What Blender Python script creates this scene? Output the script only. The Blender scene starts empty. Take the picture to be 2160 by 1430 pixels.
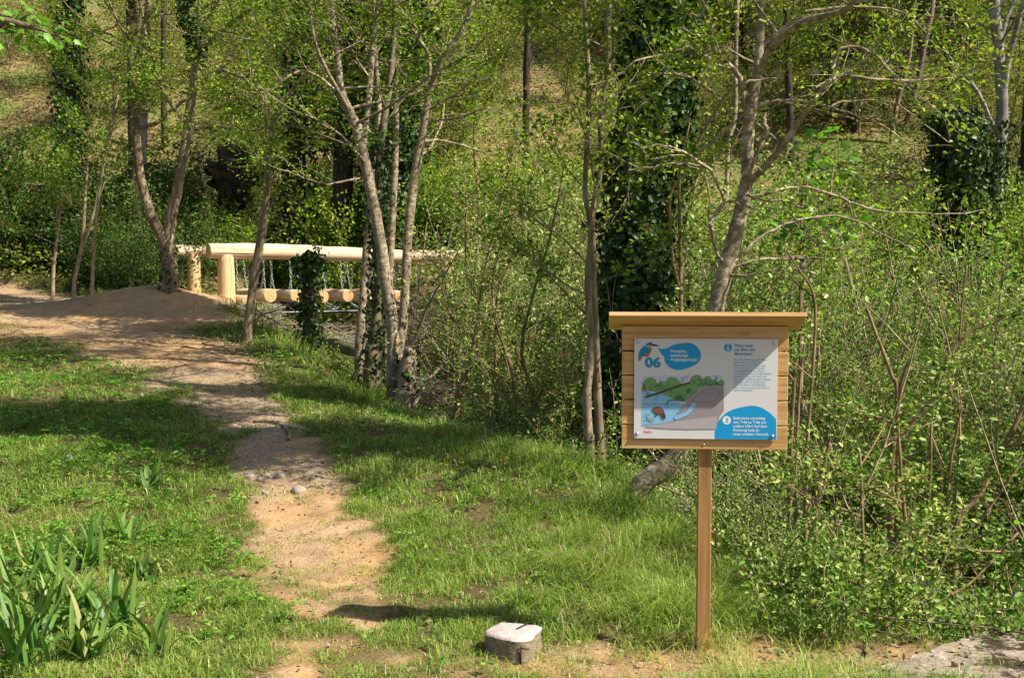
import bpy, math, random
import numpy as np
from mathutils import Vector, Matrix
from mathutils.geometry import tessellate_polygon

rs = random.Random(11)
rng = np.random.default_rng(11)
S = bpy.context.scene
COL = S.collection
R = math.radians

# ------------------------------------------------------------------ camera
CAMZ, PITCH, F = 1.58, R(3.0), 2400.0
cp, sp_ = math.cos(PITCH), math.sin(PITCH)

def P(x, y, D):
    """world point seen at photo position (x, y) at distance D ahead"""
    a, b = (x - 1080) / F, (715 - y) / F
    dx, dy, dz = a, cp + b * sp_, -sp_ + b * cp
    k = D / dy
    return (dx * k, D, CAMZ + dz * k)

cam = bpy.data.cameras.new('camera')
cam.sensor_width = 36.0
cam.lens = F / 2160 * 36
cam.clip_start = .05
cam.clip_end = 400
co = bpy.data.objects.new('camera', cam)
co.location = (0, 0, CAMZ)
co.rotation_euler = (R(90) - PITCH, 0, 0)
COL.objects.link(co)
S.camera = co

# ------------------------------------------------------------------ light
SUN_AZ = math.atan2(-1.268, 3.155)          # towards the sun, in the ground plane
SUN_EL = R(45.8)
sd = Vector((math.cos(SUN_AZ) * math.cos(SUN_EL), math.sin(SUN_AZ) * math.cos(SUN_EL), math.sin(SUN_EL)))
sun = bpy.data.lights.new('sun', 'SUN')
sun.energy = 5.0
sun.angle = R(.5)
sun.color = (1.0, .94, .83)
so = bpy.data.objects.new('sun', sun)
so.rotation_euler = sd.to_track_quat('Z', 'Y').to_euler()
so.location = sd * 50
COL.objects.link(so)
w = bpy.data.worlds.new('World')
S.world = w
w.use_nodes = True
nt = w.node_tree
sky = nt.nodes.new('ShaderNodeTexSky')
sky.sky_type = 'NISHITA'
sky.sun_disc = False
sky.sun_elevation = SUN_EL
sky.sun_rotation = math.pi / 2 - SUN_AZ
sky.dust_density = 2.0
bg = nt.nodes['Background']
bg.inputs['Strength'].default_value = .075
nt.links.new(sky.outputs[0], bg.inputs[0])
S.view_settings.view_transform = 'Standard'
S.view_settings.look = 'None'
S.view_settings.exposure = .84
S.view_settings.gamma = 1
S.render.engine = 'CYCLES'
S.cycles.max_bounces = 6
S.cycles.diffuse_bounces = 2
S.cycles.transmission_bounces = 4
S.cycles.transparent_max_bounces = 4
S.render.resolution_x, S.render.resolution_y = 1024, 677

# ------------------------------------------------------------------ materials
def newmat(name):
    m = bpy.data.materials.new(name)
    m.use_nodes = True
    t = m.node_tree
    t.nodes.clear()
    out = t.nodes.new('ShaderNodeOutputMaterial')
    return m, t, out

def node(t, kind, **kw):
    n = t.nodes.new(kind)
    for k, v in kw.items():
        if k in n.inputs.keys() if hasattr(n.inputs, 'keys') else False:
            n.inputs[k].default_value = v
        else:
            setattr(n, k, v)
    return n

def ramp(t, src, stops):
    r = t.nodes.new('ShaderNodeValToRGB')
    el = r.color_ramp.elements
    while len(el) < len(stops): el.new(.5)
    for e, (p, c) in zip(el, stops):
        e.position = p
        e.color = (*c, 1)
    t.links.new(src, r.inputs[0])
    return r.outputs[0]

def noise(t, vec, scale, detail=4, rough=.55, dist=0):
    n = t.nodes.new('ShaderNodeTexNoise')
    n.inputs['Scale'].default_value = scale
    n.inputs['Detail'].default_value = detail
    n.inputs['Roughness'].default_value = rough
    n.inputs['Distortion'].default_value = dist
    if vec is not None: t.links.new(vec, n.inputs['Vector'])
    return n.outputs[0]

def mapping(t, scale=(1, 1, 1), coord='Object'):
    tc = t.nodes.new('ShaderNodeTexCoord')
    mp = t.nodes.new('ShaderNodeMapping')
    mp.inputs['Scale'].default_value = scale
    t.links.new(tc.outputs[coord], mp.inputs['Vector'])
    return mp.outputs[0]

def mixc(t, fac, a, b, mode='MIX'):
    m = t.nodes.new('ShaderNodeMix')
    m.data_type = 'RGBA'
    m.blend_type = mode
    for s, v in ((0, fac), (6, a), (7, b)):
        if hasattr(v, 'is_linked') or hasattr(v, 'links'): t.links.new(v, m.inputs[s])
        elif s == 0: m.inputs[s].default_value = v
        else: m.inputs[s].default_value = (*v, 1)
    return m.outputs[2]

def math_(t, op, a, b=0.0):
    m = t.nodes.new('ShaderNodeMath')
    m.operation = op
    for s, v in ((0, a), (1, b)):
        if isinstance(v, (int, float)): m.inputs[s].default_value = v
        else: t.links.new(v, m.inputs[s])
    return m.outputs[0]

def principled(t, out, col, rough=.8, spec=.3, bump=None, bstr=.3, bdist=.01, metal=0):
    p = t.nodes.new('ShaderNodeBsdfPrincipled')
    if isinstance(col, tuple): p.inputs['Base Color'].default_value = (*col, 1)
    else: t.links.new(col, p.inputs['Base Color'])
    if isinstance(rough, (int, float)): p.inputs['Roughness'].default_value = rough
    else: t.links.new(rough, p.inputs['Roughness'])
    p.inputs['Specular IOR Level'].default_value = spec
    p.inputs['Metallic'].default_value = metal
    if bump is not None:
        b = t.nodes.new('ShaderNodeBump')
        b.inputs['Strength'].default_value = bstr
        b.inputs['Distance'].default_value = bdist
        t.links.new(bump, b.inputs['Height'])
        t.links.new(b.outputs[0], p.inputs['Normal'])
    t.links.new(p.outputs[0], out.inputs[0])
    return p

def attr(t, name):
    a = t.nodes.new('ShaderNodeAttribute')
    a.attribute_name = name
    return a.outputs['Fac']

def leaf_mat(name, stops, trans=.35, rough=.45, spec=.35, objvar=.25, tmul=(1.25, 1.3, .55)):
    m, t, out = newmat(name)
    a = attr(t, 'rnd')
    c = ramp(t, a, stops)
    oi = t.nodes.new('ShaderNodeObjectInfo')
    hv = t.nodes.new('ShaderNodeHueSaturation')
    v = math_(t, 'MULTIPLY_ADD', oi.outputs['Random'], objvar)
    v.node.inputs[2].default_value = 1 - objvar / 2
    t.links.new(v, hv.inputs['Value'])
    h = math_(t, 'MULTIPLY_ADD', oi.outputs['Random'], -.03)
    h.node.inputs[2].default_value = .515
    t.links.new(h, hv.inputs['Hue'])
    t.links.new(c, hv.inputs['Color'])
    p = t.nodes.new('ShaderNodeBsdfPrincipled')
    p.inputs['Roughness'].default_value = rough
    p.inputs['Specular IOR Level'].default_value = spec
    t.links.new(hv.outputs[0], p.inputs['Base Color'])
    tr = t.nodes.new('ShaderNodeBsdfTranslucent')
    tc = mixc(t, 1.0, hv.outputs[0], tmul, 'MULTIPLY')
    t.links.new(tc, tr.inputs[0])
    mx = t.nodes.new('ShaderNodeMixShader')
    mx.inputs[0].default_value = trans
    t.links.new(p.outputs[0], mx.inputs[1])
    t.links.new(tr.outputs[0], mx.inputs[2])
    t.links.new(mx.outputs[0], out.inputs[0])
    return m

def flat_mat(name, col, rough=.5, spec=.3, metal=0):
    m, t, out = newmat(name)
    principled(t, out, col, rough, spec, metal=metal)
    return m

def wood_mat(name, c1, c2, c3, axis='x', rough=.62, knots=True, sc=1.0, cracks=False):
    m, t, out = newmat(name)
    s = {'x': (1.2, 22, 22), 'z': (22, 22, 1.2), 'y': (22, 1.2, 22)}[axis]
    s = tuple(v * sc for v in s)
    oi = t.nodes.new('ShaderNodeObjectInfo')
    v = mapping(t, s)
    add = t.nodes.new('ShaderNodeVectorMath')
    t.links.new(v, add.inputs[0])
    sc_ = t.nodes.new('ShaderNodeVectorMath')
    sc_.operation = 'SCALE'
    sc_.inputs[0].default_value = (37, 53, 71)
    t.links.new(oi.outputs['Random'], sc_.inputs['Scale'])
    t.links.new(sc_.outputs[0], add.inputs[1])
    n1 = noise(t, add.outputs[0], 1.0, 5, .6, .8)
    n2 = noise(t, add.outputs[0], 3.5, 3, .6, .2)
    f = math_(t, 'MULTIPLY_ADD', n2, .35)
    t.links.new(n1, f.node.inputs[2])
    c = ramp(t, f, [(.42, c1), (.66, c2), (.86, c3)])
    if knots:
        v2 = mapping(t, (3, 9, 9) if axis == 'x' else (9, 9, 3) if axis == 'z' else (9, 3, 9))
        a2 = t.nodes.new('ShaderNodeVectorMath')
        t.links.new(v2, a2.inputs[0]); t.links.new(sc_.outputs[0], a2.inputs[1])
        k = ramp(t, noise(t, a2.outputs[0], 1.3, 2, .5), [(.66, (0, 0, 0)), (.76, (1, 1, 1))])
        kk = math_(t, 'MULTIPLY', k, .55)
        c = mixc(t, kk, c, tuple(x * .45 for x in c1))
    if cracks:
        v3 = mapping(t, (1.0, 30, 30) if axis == 'x' else (30, 30, 1.0))
        k = ramp(t, noise(t, v3, 1.1, 1, .5), [(.30, (1, 1, 1)), (.335, (0, 0, 0))])
        c = mixc(t, k, c, tuple(x * .3 for x in c1))
    principled(t, out, c, rough, .3, f, .25, .004)
    return m

def bark_mat(name, c1, c2, c3, scale=14, horiz=False, moss=None, bstr=.5):
    m, t, out = newmat(name)
    v = mapping(t, (1, 1, .35) if not horiz else (1, 1, 1.6))
    n1 = noise(t, v, scale, 5, .65, .5)
    n2 = noise(t, v, scale * .22, 3, .6)
    c = ramp(t, n1, [(.32, c1), (.52, c2), (.7, c3)])
    c = mixc(t, ramp(t, n2, [(.48, (0, 0, 0)), (.60, (.7, .7, .7))]), c, tuple(x * .5 for x in c2))
    if moss:
        n3 = noise(t, v, scale * .45, 4, .7)
        c = mixc(t, ramp(t, n3, [(.52, (0, 0, 0)), (.66, (.8, .8, .8))]), c, moss)
    principled(t, out, c, .9, .15, n1, bstr, .02)
    return m

M = {}
M['leaf_spring'] = leaf_mat('spring leaves', [(0, (.045, .12, .006)), (.4, (.15, .27, .012)), (.8, (.28, .41, .03)), (1, (.42, .44, .06))], .34, .55, .18)
M['leaf_thicket'] = leaf_mat('thicket leaves', [(0, (.035, .09, .010)), (.35, (.14, .25, .03)), (.75, (.30, .43, .08)), (1, (.50, .52, .19))], .28, .5, .22)
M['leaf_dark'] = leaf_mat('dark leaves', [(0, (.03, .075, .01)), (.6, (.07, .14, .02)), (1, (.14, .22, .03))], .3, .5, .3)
M['leaf_hill'] = leaf_mat('hill leaves', [(0, (.05, .09, .008)), (.4, (.15, .22, .018)), (.75, (.28, .35, .045)), (1, (.38, .30, .12))], .32, .6, .2)
M['ivy'] = leaf_mat('ivy leaves', [(0, (.010, .026, .005)), (.6, (.026, .060, .008)), (.9, (.055, .11, .02)), (1, (.13, .20, .05))], .10, .42, .3, .2)
M['needle'] = leaf_mat('needles', [(0, (.03, .05, .012)), (.6, (.07, .10, .02)), (1, (.14, .16, .04))], .2, .6, .2)
M['grass'] = leaf_mat('grass blades', [(0, (.03, .09, .008)), (.3, (.12, .24, .022)), (.62, (.25, .38, .05)), (.86, (.40, .47, .12)), (.93, (.40, .33, .13)), (1, (.50, .40, .22))], .35, .45, .4, 0)
M['weed'] = leaf_mat('weed leaves', [(0, (.035, .12, .008)), (.5, (.11, .27, .022)), (1, (.27, .43, .07))], .3, .55, .25, 0)
M['strap'] = leaf_mat('strap leaves', [(0, (.05, .12, .02)), (.6, (.11, .22, .035)), (.9, (.22, .33, .07)), (1, (.34, .34, .12))], .25, .45, .3, .1)
M['straw'] = leaf_mat('dry litter', [(0, (.10, .065, .03)), (.5, (.24, .16, .08)), (1, (.42, .31, .17))], .1, .7, .2, 0, (1, 1, 1))
M['flower'] = leaf_mat('yellow petals', [(0, (.75, .5, .02)), (1, (.9, .65, .03))], .2, .6, .2, 0)
M['rail'] = wood_mat('peeled log wood', (.44, .27, .13), (.66, .47, .29), (.76, .61, .43), 'x', .75, True, .55, True)
M['rail_post'] = wood_mat('peeled post wood', (.42, .24, .09), (.60, .38, .17), (.70, .50, .27), 'z', .75, True, .55)
M['endgrain'] = wood_mat('end grain', (.42, .24, .09), (.55, .34, .14), (.62, .42, .2), 'x', .8, False, 3)
M['sign_wood'] = wood_mat('larch planks', (.36, .175, .05), (.54, .31, .115), (.66, .42, .19), 'x', .55, True, 1.0)
M['sign_post'] = wood_mat('larch post', (.24, .11, .035), (.37, .19, .07), (.47, .27, .115), 'z', .6, True, 1.0)
M['bark_grey'] = bark_mat('grey bark', (.10, .075, .045), (.33, .26, .17), (.58, .49, .35), 15, True, None, .7)
M['bark_brown'] = bark_mat('brown bark', (.07, .05, .028), (.25, .185, .115), (.45, .36, .24), 15, False, None, .8)
M['bark_dark'] = bark_mat('dark bark', (.022, .018, .012), (.06, .048, .03), (.11, .09, .055), 12)
M['bark_moss'] = bark_mat('mossy bark', (.06, .05, .03), (.16, .13, .08), (.27, .22, .14), 14, False, (.10, .12, .03))
M['bark_birch'] = bark_mat('pale birch bark', (.10, .085, .07), (.30, .27, .23), (.46, .42, .36), 7, True)
M['bark_pine'] = bark_mat('pinkish pine bark', (.11, .075, .065), (.28, .19, .165), (.40, .29, .25), 9)
M['stem'] = bark_mat('tan stems', (.15, .11, .065), (.33, .25, .15), (.50, .40, .26), 30)
M['stem_cut'] = bark_mat('brown stems', (.12, .075, .035), (.26, .17, .09), (.38, .27, .15), 22)
M['deadwood'] = bark_mat('dead wood', (.12, .09, .06), (.30, .23, .16), (.48, .39, .28), 10)
M['white'] = flat_mat('white printed sheet', (.66, .64, .63), .38, .35)
M['blue'] = flat_mat('cyan print', (.006, .30, .60), .4, .4)
M['bluetext'] = flat_mat('cyan lettering', (.02, .27, .46), .4)
M['palebluetext'] = flat_mat('fine cyan lettering', (.10, .36, .56), .4)
M['wtext'] = flat_mat('white lettering', (.78, .80, .82), .4)
M['red'] = flat_mat('red lettering', (.7, .06, .05), .5)
M['steel'] = flat_mat('steel', (.6, .6, .6), .25, .5, 1)
M['galv'] = flat_mat('galvanised chain', (.40, .43, .46), .4, .5, .8)
M['pipe'] = flat_mat('black pipe', (.012, .012, .014), .35, .5)
def stone_mat(name, c1, c2, c3, sc, bstr=.6, moss=None):
    m, t, out = newmat(name)
    v = mapping(t)
    n1 = noise(t, v, sc, 6, .7)
    n2 = noise(t, v, sc * .2, 3, .6)
    c = ramp(t, n1, [(.33, c1), (.5, c2), (.68, c3)])
    c = mixc(t, ramp(t, n2, [(.42, (0, 0, 0)), (.62, (.6, .6, .6))]), c, tuple(x * .6 for x in c2))
    if moss:
        c = mixc(t, ramp(t, noise(t, v, sc * .12, 5, .75), [(.52, (0, 0, 0)), (.58, (1, 1, 1))]), c, moss)
    principled(t, out, c, .9, .2, n1, bstr, .01)
    return m
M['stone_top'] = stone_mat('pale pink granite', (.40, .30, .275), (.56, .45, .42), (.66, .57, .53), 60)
M['stone_side'] = stone_mat('tan granite', (.13, .10, .055), (.27, .21, .13), (.38, .33, .24), 45)  # sides of the boundary stone, darker and tanner than its top
M['pebble'] = stone_mat('pebbles', (.20, .16, .12), (.36, .30, .24), (.52, .46, .40), 12, .2)
M['concrete'] = stone_mat('weathered concrete', (.16, .125, .09), (.33, .265, .195), (.50, .42, .32), 30, 1.0, (.045, .032, .018))
M['abutment'] = stone_mat('rough concrete block', (.09, .08, .055), (.19, .17, .12), (.29, .27, .20), 14, .6, (.05, .06, .02))

# ------------------------------------------------------------------ object helpers
def link(o, parent=None):
    COL.objects.link(o)
    if parent is not None: o.parent = parent
    return o

def tag(o, label=None, cat=None, group=None, kind=None):
    if label: o['label'] = label
    if cat: o['category'] = cat
    if group: o['group'] = group
    if kind: o['kind'] = kind
    return o

def thing(name, loc, label, cat, group=None, rz=0):
    o = bpy.data.objects.new(name, None)
    o.empty_display_size = .2
    o.location = loc
    o.rotation_euler = (0, 0, rz)
    link(o)
    return tag(o, label, cat, group)

def copy_tree(o, parent=None):
    c = o.copy()
    COL.objects.link(c)
    c.parent = parent
    for ch in o.children: copy_tree(ch, c)
    return c

def mesh_np(name, V, Fs, mats, parent=None, rnd=None, smooth=False, midx=None, attrs=None):
    V = np.asarray(V, np.float32).reshape(-1, 3)
    Fs = np.asarray(Fs, np.int32)
    me = bpy.data.meshes.new(name)
    me.vertices.add(len(V))
    me.vertices.foreach_set('co', V.ravel())
    n, k = Fs.shape
    me.loops.add(n * k)
    me.loops.foreach_set('vertex_index', Fs.ravel())
    me.polygons.add(n)
    me.polygons.foreach_set('loop_start', np.arange(n, dtype=np.int32) * k)
    me.polygons.foreach_set('loop_total', np.full(n, k, np.int32))
    if smooth: me.polygons.foreach_set('use_smooth', np.ones(n, bool))
    if midx is not None: me.polygons.foreach_set('material_index', np.asarray(midx, np.int32))
    if rnd is not None:
        a = me.attributes.new('rnd', 'FLOAT', 'FACE')
        a.data.foreach_set('value', np.asarray(rnd, np.float32))
    if attrs:
        for an, av in attrs.items():
            a = me.attributes.new(an, 'FLOAT', 'POINT')
            a.data.foreach_set('value', np.asarray(av, np.float32))
    for m in (mats if isinstance(mats, (list, tuple)) else [mats]): me.materials.append(m)
    me.update()
    me.validate()
    o = bpy.data.objects.new(name, me)
    link(o, parent)
    return o

def unit(a):
    return a / np.maximum(np.linalg.norm(a, axis=-1, keepdims=True), 1e-9)

def smooth_path(pts, rad, sub=4):
    pts = np.asarray(pts, float); rad = np.asarray(rad, float)
    n = len(pts)
    if n < 3: 
        t = np.linspace(0, 1, sub + 1)[:, None]
        return pts[0] * (1 - t) + pts[-1] * t, rad[0] * (1 - t[:, 0]) + rad[-1] * t[:, 0]
    ext = np.vstack([2 * pts[0] - pts[1], pts, 2 * pts[-1] - pts[-2]])
    out, ro = [], []
    for i in range(n - 1):
        p0, p1, p2, p3 = ext[i:i + 4]
        for j in range(sub):
            t = j / sub
            out.append(.5 * (2 * p1 + (p2 - p0) * t + (2 * p0 - 5 * p1 + 4 * p2 - p3) * t * t + (3 * p1 - p0 - 3 * p2 + p3) * t ** 3))
            ro.append(rad[i] * (1 - t) + rad[i + 1] * t)
    out.append(pts[-1]); ro.append(rad[-1])
    return np.array(out), np.array(ro)

class MB:
    """collects tubes as quads"""
    def __init__(s): s.v, s.f, s.n, s.m = [], [], 0, []
    def tube(s, pts, rad, sides=6, cap=True, mi=0, capmi=None, lump=0):
        pts = np.asarray(pts, float); rad = np.asarray(rad, float)
        n = len(pts)
        t = np.gradient(pts, axis=0)
        t = unit(t)
        ref = np.array((0, 0, 1.0)) if abs(t[:, 2]).mean() < .75 else np.array((1.0, .3, 0))
        u = unit(np.cross(t, ref)); v = np.cross(t, u)
        a = np.arange(sides) * 2 * math.pi / sides
        rr = rad[:, None, None] * np.ones((n, sides, 1))
        if lump: rr = rr * (1 + lump * rng.uniform(-1, 1, (n, sides, 1)))
        ring = pts[:, None, :] + rr * (np.cos(a)[None, :, None] * u[:, None, :] + np.sin(a)[None, :, None] * v[:, None, :])
        V = ring.reshape(-1, 3)
        i = np.arange(n - 1)[:, None] * sides
        j = np.arange(sides)[None, :]
        j2 = (j + 1) % sides
        Q = np.stack([i + j, i + j2, i + sides + j2, i + sides + j], -1).reshape(-1, 4)
        fs = [Q]
        ms = [np.full(len(Q), mi)]
        if cap:
            c = len(V)
            V = np.vstack([V, pts[0], pts[-1]])
            k = np.arange(0, sides, 2)
            k1, k2 = (k + 1) % sides, (k + 2) % sides
            A = np.stack([np.full(len(k), c), k2, k1, k], -1)
            o = (n - 1) * sides
            B = np.stack([np.full(len(k), c + 1), o + k, o + k1, o + k2], -1)
            if sides % 2 == 0:
                fs += [A, B]
                ms += [np.full(len(A) + len(B), mi if capmi is None else capmi)]
        s.v.append(V)
        for q in fs: s.f.append(q + s.n)
        s.m += ms
        s.n += len(V)
    def box(s, c, h, R3=None, mi=0):
        k = np.array([(-1, -1, -1), (1, -1, -1), (1, 1, -1), (-1, 1, -1), (-1, -1, 1), (1, -1, 1), (1, 1, 1), (-1, 1, 1)], float) * np.asarray(h)
        if R3 is not None: k = k @ np.asarray(R3).T
        s.v.append(k + np.asarray(c))
        q = np.array([(0, 3, 2, 1), (4, 5, 6, 7), (0, 1, 5, 4), (1, 2, 6, 5), (2, 3, 7, 6), (3, 0, 4, 7)])
        s.f.append(q + s.n); s.m.append(np.full(6, mi)); s.n += 8
    def build(s, name, mats, parent=None, smooth=True, off=None):
        V = np.vstack(s.v)
        if off is not None: V = V - np.asarray(off)
        return mesh_np(name, V, np.vstack(s.f), mats, parent, smooth=smooth, midx=np.concatenate(s.m))

def leaf_arrays(pos, d, n, L, W, six=False, droop=0):
    N = len(pos)
    L = np.broadcast_to(L, (N,))[:, None]; W = np.broadcast_to(W, (N,))[:, None]
    d = unit(d)
    side = unit(np.cross(n, d)); nn = np.cross(d, side)
    cr = W * .18
    if six:
        V = np.stack([pos, pos + d * L * .28 + side * W * .42 + nn * cr, pos + d * L * .66 + side * W * .40 + nn * cr * .6 - nn * L * droop * .4,
                      pos + d * L - nn * L * droop, pos + d * L * .66 - side * W * .40 + nn * cr * .6 - nn * L * droop * .4, pos + d * L * .28 - side * W * .42 + nn * cr], 1)
        T = np.array([(0, 1, 2), (0, 2, 3), (0, 3, 4), (0, 4, 5)])
    else:
        V = np.stack([pos, pos + d * L * .5 + side * W * .5 + nn * cr, pos + d * L - nn * L * droop, pos + d * L * .5 - side * W * .5 + nn * cr], 1)
        T = np.array([(0, 1, 2), (0, 2, 3)])
    k = V.shape[1]
    Fs = (np.arange(N)[:, None, None] * k + T[None]).reshape(-1, 3)
    return V.reshape(-1, 3), Fs, len(T)

def leaves_obj(name, pos, d, n, L, W, mat, parent=None, six=False, rnd=None, off=None, droop=.1):
    V, Fs, k = leaf_arrays(pos, d, n, L, W, six, droop)
    if off is not None: V = V - np.asarray(off)
    if rnd is None: rnd = rng.random(len(pos))
    return mesh_np(name, V, Fs, mat, parent, rnd=np.repeat(rnd, k))

def rand_dirs(N):
    return unit(rng.normal(size=(N, 3)))

def node_leaves(nodes, dirs, k, spread, flat=.6):
    """k leaves round each twig node; flat -> normals turn to the sky"""
    nodes = np.repeat(np.asarray(nodes), k, 0); dirs = np.repeat(np.asarray(dirs), k, 0)
    N = len(nodes)
    pos = nodes + rng.normal(size=(N, 3)) * spread
    rd = rand_dirs(N); rd[:, 2] *= (1 - flat * .7)
    d = unit(unit(dirs) * .6 + rd)
    nrm = rand_dirs(N) * (1 - flat) + np.array((0, 0, 1.0)) * flat + rng.normal(size=(N, 3)) * .28
    return pos, d, unit(nrm)

# ------------------------------------------------------------------ noise and terrain
TAB = rng.random((256, 256))
def vnoise(x, y, s=1.0, seed=0):
    x = np.asarray(x) * s + 17.3 * seed; y = np.asarray(y) * s + 31.7 * seed
    xi = np.floor(x).astype(int); yi = np.floor(y).astype(int)
    fx = x - xi; fy = y - yi
    fx = fx * fx * (3 - 2 * fx); fy = fy * fy * (3 - 2 * fy)
    a = TAB[xi % 256, yi % 256]; b = TAB[(xi + 1) % 256, yi % 256]
    c = TAB[xi % 256, (yi + 1) % 256]; d = TAB[(xi + 1) % 256, (yi + 1) % 256]
    return (a * (1 - fx) + b * fx) * (1 - fy) + (c * (1 - fx) + d * fx) * fy
def fbm(x, y, s, seed=0, o=3):
    r = 0; a = .5
    for i in range(o):
        r = r + a * vnoise(x, y, s * 2 ** i, seed + i); a *= .5
    return r / (1 - .5 ** o)
def sstep(a, b, x):
    t = np.clip((x - a) / (b - a), 0, 1)
    return t * t * (3 - 2 * t)
def softplus(x, k=1.0):
    return np.log1p(np.exp(np.clip(x * k, -40, 40))) / k
def poly_dist(X, Y, pts, val=None):
    """distance to a polyline and the interpolated values there"""
    X = np.asarray(X, float); Y = np.asarray(Y, float)
    best = np.full(X.shape, 1e9); out = np.zeros(X.shape)
    for i in range(len(pts) - 1):
        ax, ay = pts[i][:2]; bx, by = pts[i + 1][:2]
        L2 = (bx - ax) ** 2 + (by - ay) ** 2
        t = np.clip(((X - ax) * (bx - ax) + (Y - ay) * (by - ay)) / L2, 0, 1)
        dd = np.hypot(X - ax - t * (bx - ax), Y - ay - t * (by - ay))
        m = dd < best
        best = np.where(m, dd, best)
        if val is not None: out = np.where(m, val[i] * (1 - t) + val[i + 1] * t, out)
    return best, out

STREAM = [(-6.5, 30, 1.0), (-4.6, 25.5, .75), (-3.3, 21.5, .52), (-1.85, 16, .33), (-.75, 12.6, .16), (-.1, 11.1, .10), (.75, 10.1, .0), (1.75, 8.4, -.12), (2.35, 6.7, -.26), (3.3, 5.2, -.40), (4.6, 3.6, -.5), (7, 1, -.7), (9, -3, -.8)]
SZ = [p[2] for p in STREAM]
BANK_Y = [4.0, 5.2, 6.8, 8.1, 9.5, 11.5, 13.9, 16.3, 18.2]
BANK_X = [1.75, 1.15, 1.15, .95, .39, -.65, -1.95, -3.2, -4.5]

def gz_big(X, Y):
    X = np.asarray(X, float); Y = np.asarray(Y, float)
    z = .08 * (softplus(Y - 6, 1.2) - softplus(Y - 24, .8))
    hy = 26.0 + np.clip(-X - 4, 0, 14) * .35
    z = z + .52 * softplus(Y - hy, .6)
    z = z + .40 * np.exp(-((X + 6.3) / 1.45) ** 2 - ((Y - 19.4) / .95) ** 2)
    z = z + .22 * np.exp(-((X - .2) / .9) ** 2 - ((Y - 24.3) / 1.0) ** 2)
    z = z + .06 * np.clip(-X - 7.5, 0, 20)
    z = z + .12 * np.clip(X - 9, 0, 40)
    z = z + (fbm(X, Y, .35, 3) - .5) * .12 + (fbm(X, Y, .12, 8) - .5) * np.clip((Y - 26) * .15, 0, 2.5)
    d, wz = poly_dist(X, Y, STREAM, SZ)
    s = 1 - sstep(.38, (1.35 + .3 * vnoise(X, Y, .8, 5)) * (1 + .55 * np.exp(-((Y - 20.5) / 3.2) ** 2)), d)
    return z * (1 - s) + (wz - .12) * s

def path_u(X, Y):
    """0 in the middle of the trodden path, 1 at its edge"""
    u = 9.0
    d, wd = poly_dist(X, Y, PATH, PW)
    return d / wd

def ground_at_px(x, y):
    lo, hi = 3.0, 40.0
    Ds = np.linspace(3, 45, 2000)
    a, b = (x - 1080) / F, (715 - y) / F
    k = Ds / (cp + b * sp_)
    z = CAMZ + (-sp_ + b * cp) * k
    g = gz_big(a * k, Ds)
    idx = np.where(z <= g)[0]
    i = idx[0] if len(idx) else len(Ds) - 1
    return float(a * k[i]), float(Ds[i])

_pp = [(715, 1500, 150), (712, 1330, 135), (695, 1230, 135), (672, 1120, 125), (625, 1000, 92), (560, 900, 92), (455, 800, 115), (330, 745, 150), (225, 700, 165), (150, 662, 125), (60, 632, 95), (0, 606, 80)]
PATH, PW = [], []
for (x, y, hw) in _pp:
    gx, gy = ground_at_px(x, y)
    PATH.append((gx, gy)); PW.append(hw / F * gy)
PATH.append((PATH[-1][0] - 5, PATH[-1][1] + 3)); PW.append(1.0)
PATH.insert(0, (PATH[0][0] + .1, 1.0)); PW.insert(0, .6)
SPUR = [(-7.2, 18.2), (-6.2, 18.9), (-5.4, 20.0), (-5.0, 18.2), (-5.6, 17.2)]

def path_mask(X, Y):
    n = (fbm(X, Y, 1.6, 21) - .5) * 1.2 + (fbm(X, Y, 7, 25) - .5) * .9 + (fbm(X, Y, 22, 27) - .5) * .5
    u = path_u(X, Y) + n
    m = (1 - sstep(.6, 1.2, u)) * (1 - .75 * (1 - sstep(5.2, 6.4, Y)) * sstep(.42, .62, fbm(X, Y, 3.2, 33)))
    d, _ = poly_dist(X, Y, SPUR)
    m2 = 1 - sstep(.9, 1.5, d + n * .8)
    d3 = np.hypot(X + .1, Y - 24.2)
    m3 = 1 - sstep(.9, 1.8, d3 + n)
    # bare earth round the foot of the sign and by the concrete slab
    d4 = np.hypot((X - 1.12) / 1.1, (Y - 4.58) / .42)
    m4 = (1 - sstep(.5, 1.2, d4 + n * .8)) * .85
    return np.clip(np.maximum.reduce([m, m2, m3, m4]), 0, 1)

def gz(X, Y):
    z = gz_big(X, Y)
    near = 1 - sstep(20, 30, np.asarray(Y, float))
    z = z + near * ((fbm(X, Y, 2.2, 40) - .5) * .07 + (fbm(X, Y, 11, 44) - .5) * .022)
    return z
def gz1(x, y): return float(gz(np.array([x]), np.array([y]))[0])

xs = np.unique(np.concatenate([np.arange(-110, -30, 4), np.arange(-30, -8, .5), np.arange(-8, 5.6, .045), np.arange(5.6, 12, .3), np.arange(12, 110, 4)]))
ys = np.unique(np.concatenate([np.arange(-40, 3, 1.0), np.arange(3.2, 12, .04), np.arange(12, 22, .07), np.arange(22, 34, .25), np.arange(34, 60, 1), np.arange(60, 140, 5)]))
GX, GY = np.meshgrid(xs, ys)
GZ = gz(GX, GY)
nx, ny = len(xs), len(ys)
idx = (np.arange(ny - 1)[:, None] * nx + np.arange(nx - 1)[None]).ravel()
gq = np.stack([idx, idx + 1, idx + nx + 1, idx + nx], -1)
gpm = path_mask(GX, GY)
stones_ = None
m, t, out = newmat('forest ground')
v = mapping(t)
pm = attr(t, 'path'); hl = attr(t, 'hill')
n_f = noise(t, v, 45, 5, .7); n_m = noise(t, v, 5, 4, .6); n_c = noise(t, v, 1.1, 3, .5)
vor = t.nodes.new('ShaderNodeTexVoronoi'); vor.inputs['Scale'].default_value = 70; t.links.new(v, vor.inputs['Vector'])
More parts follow.
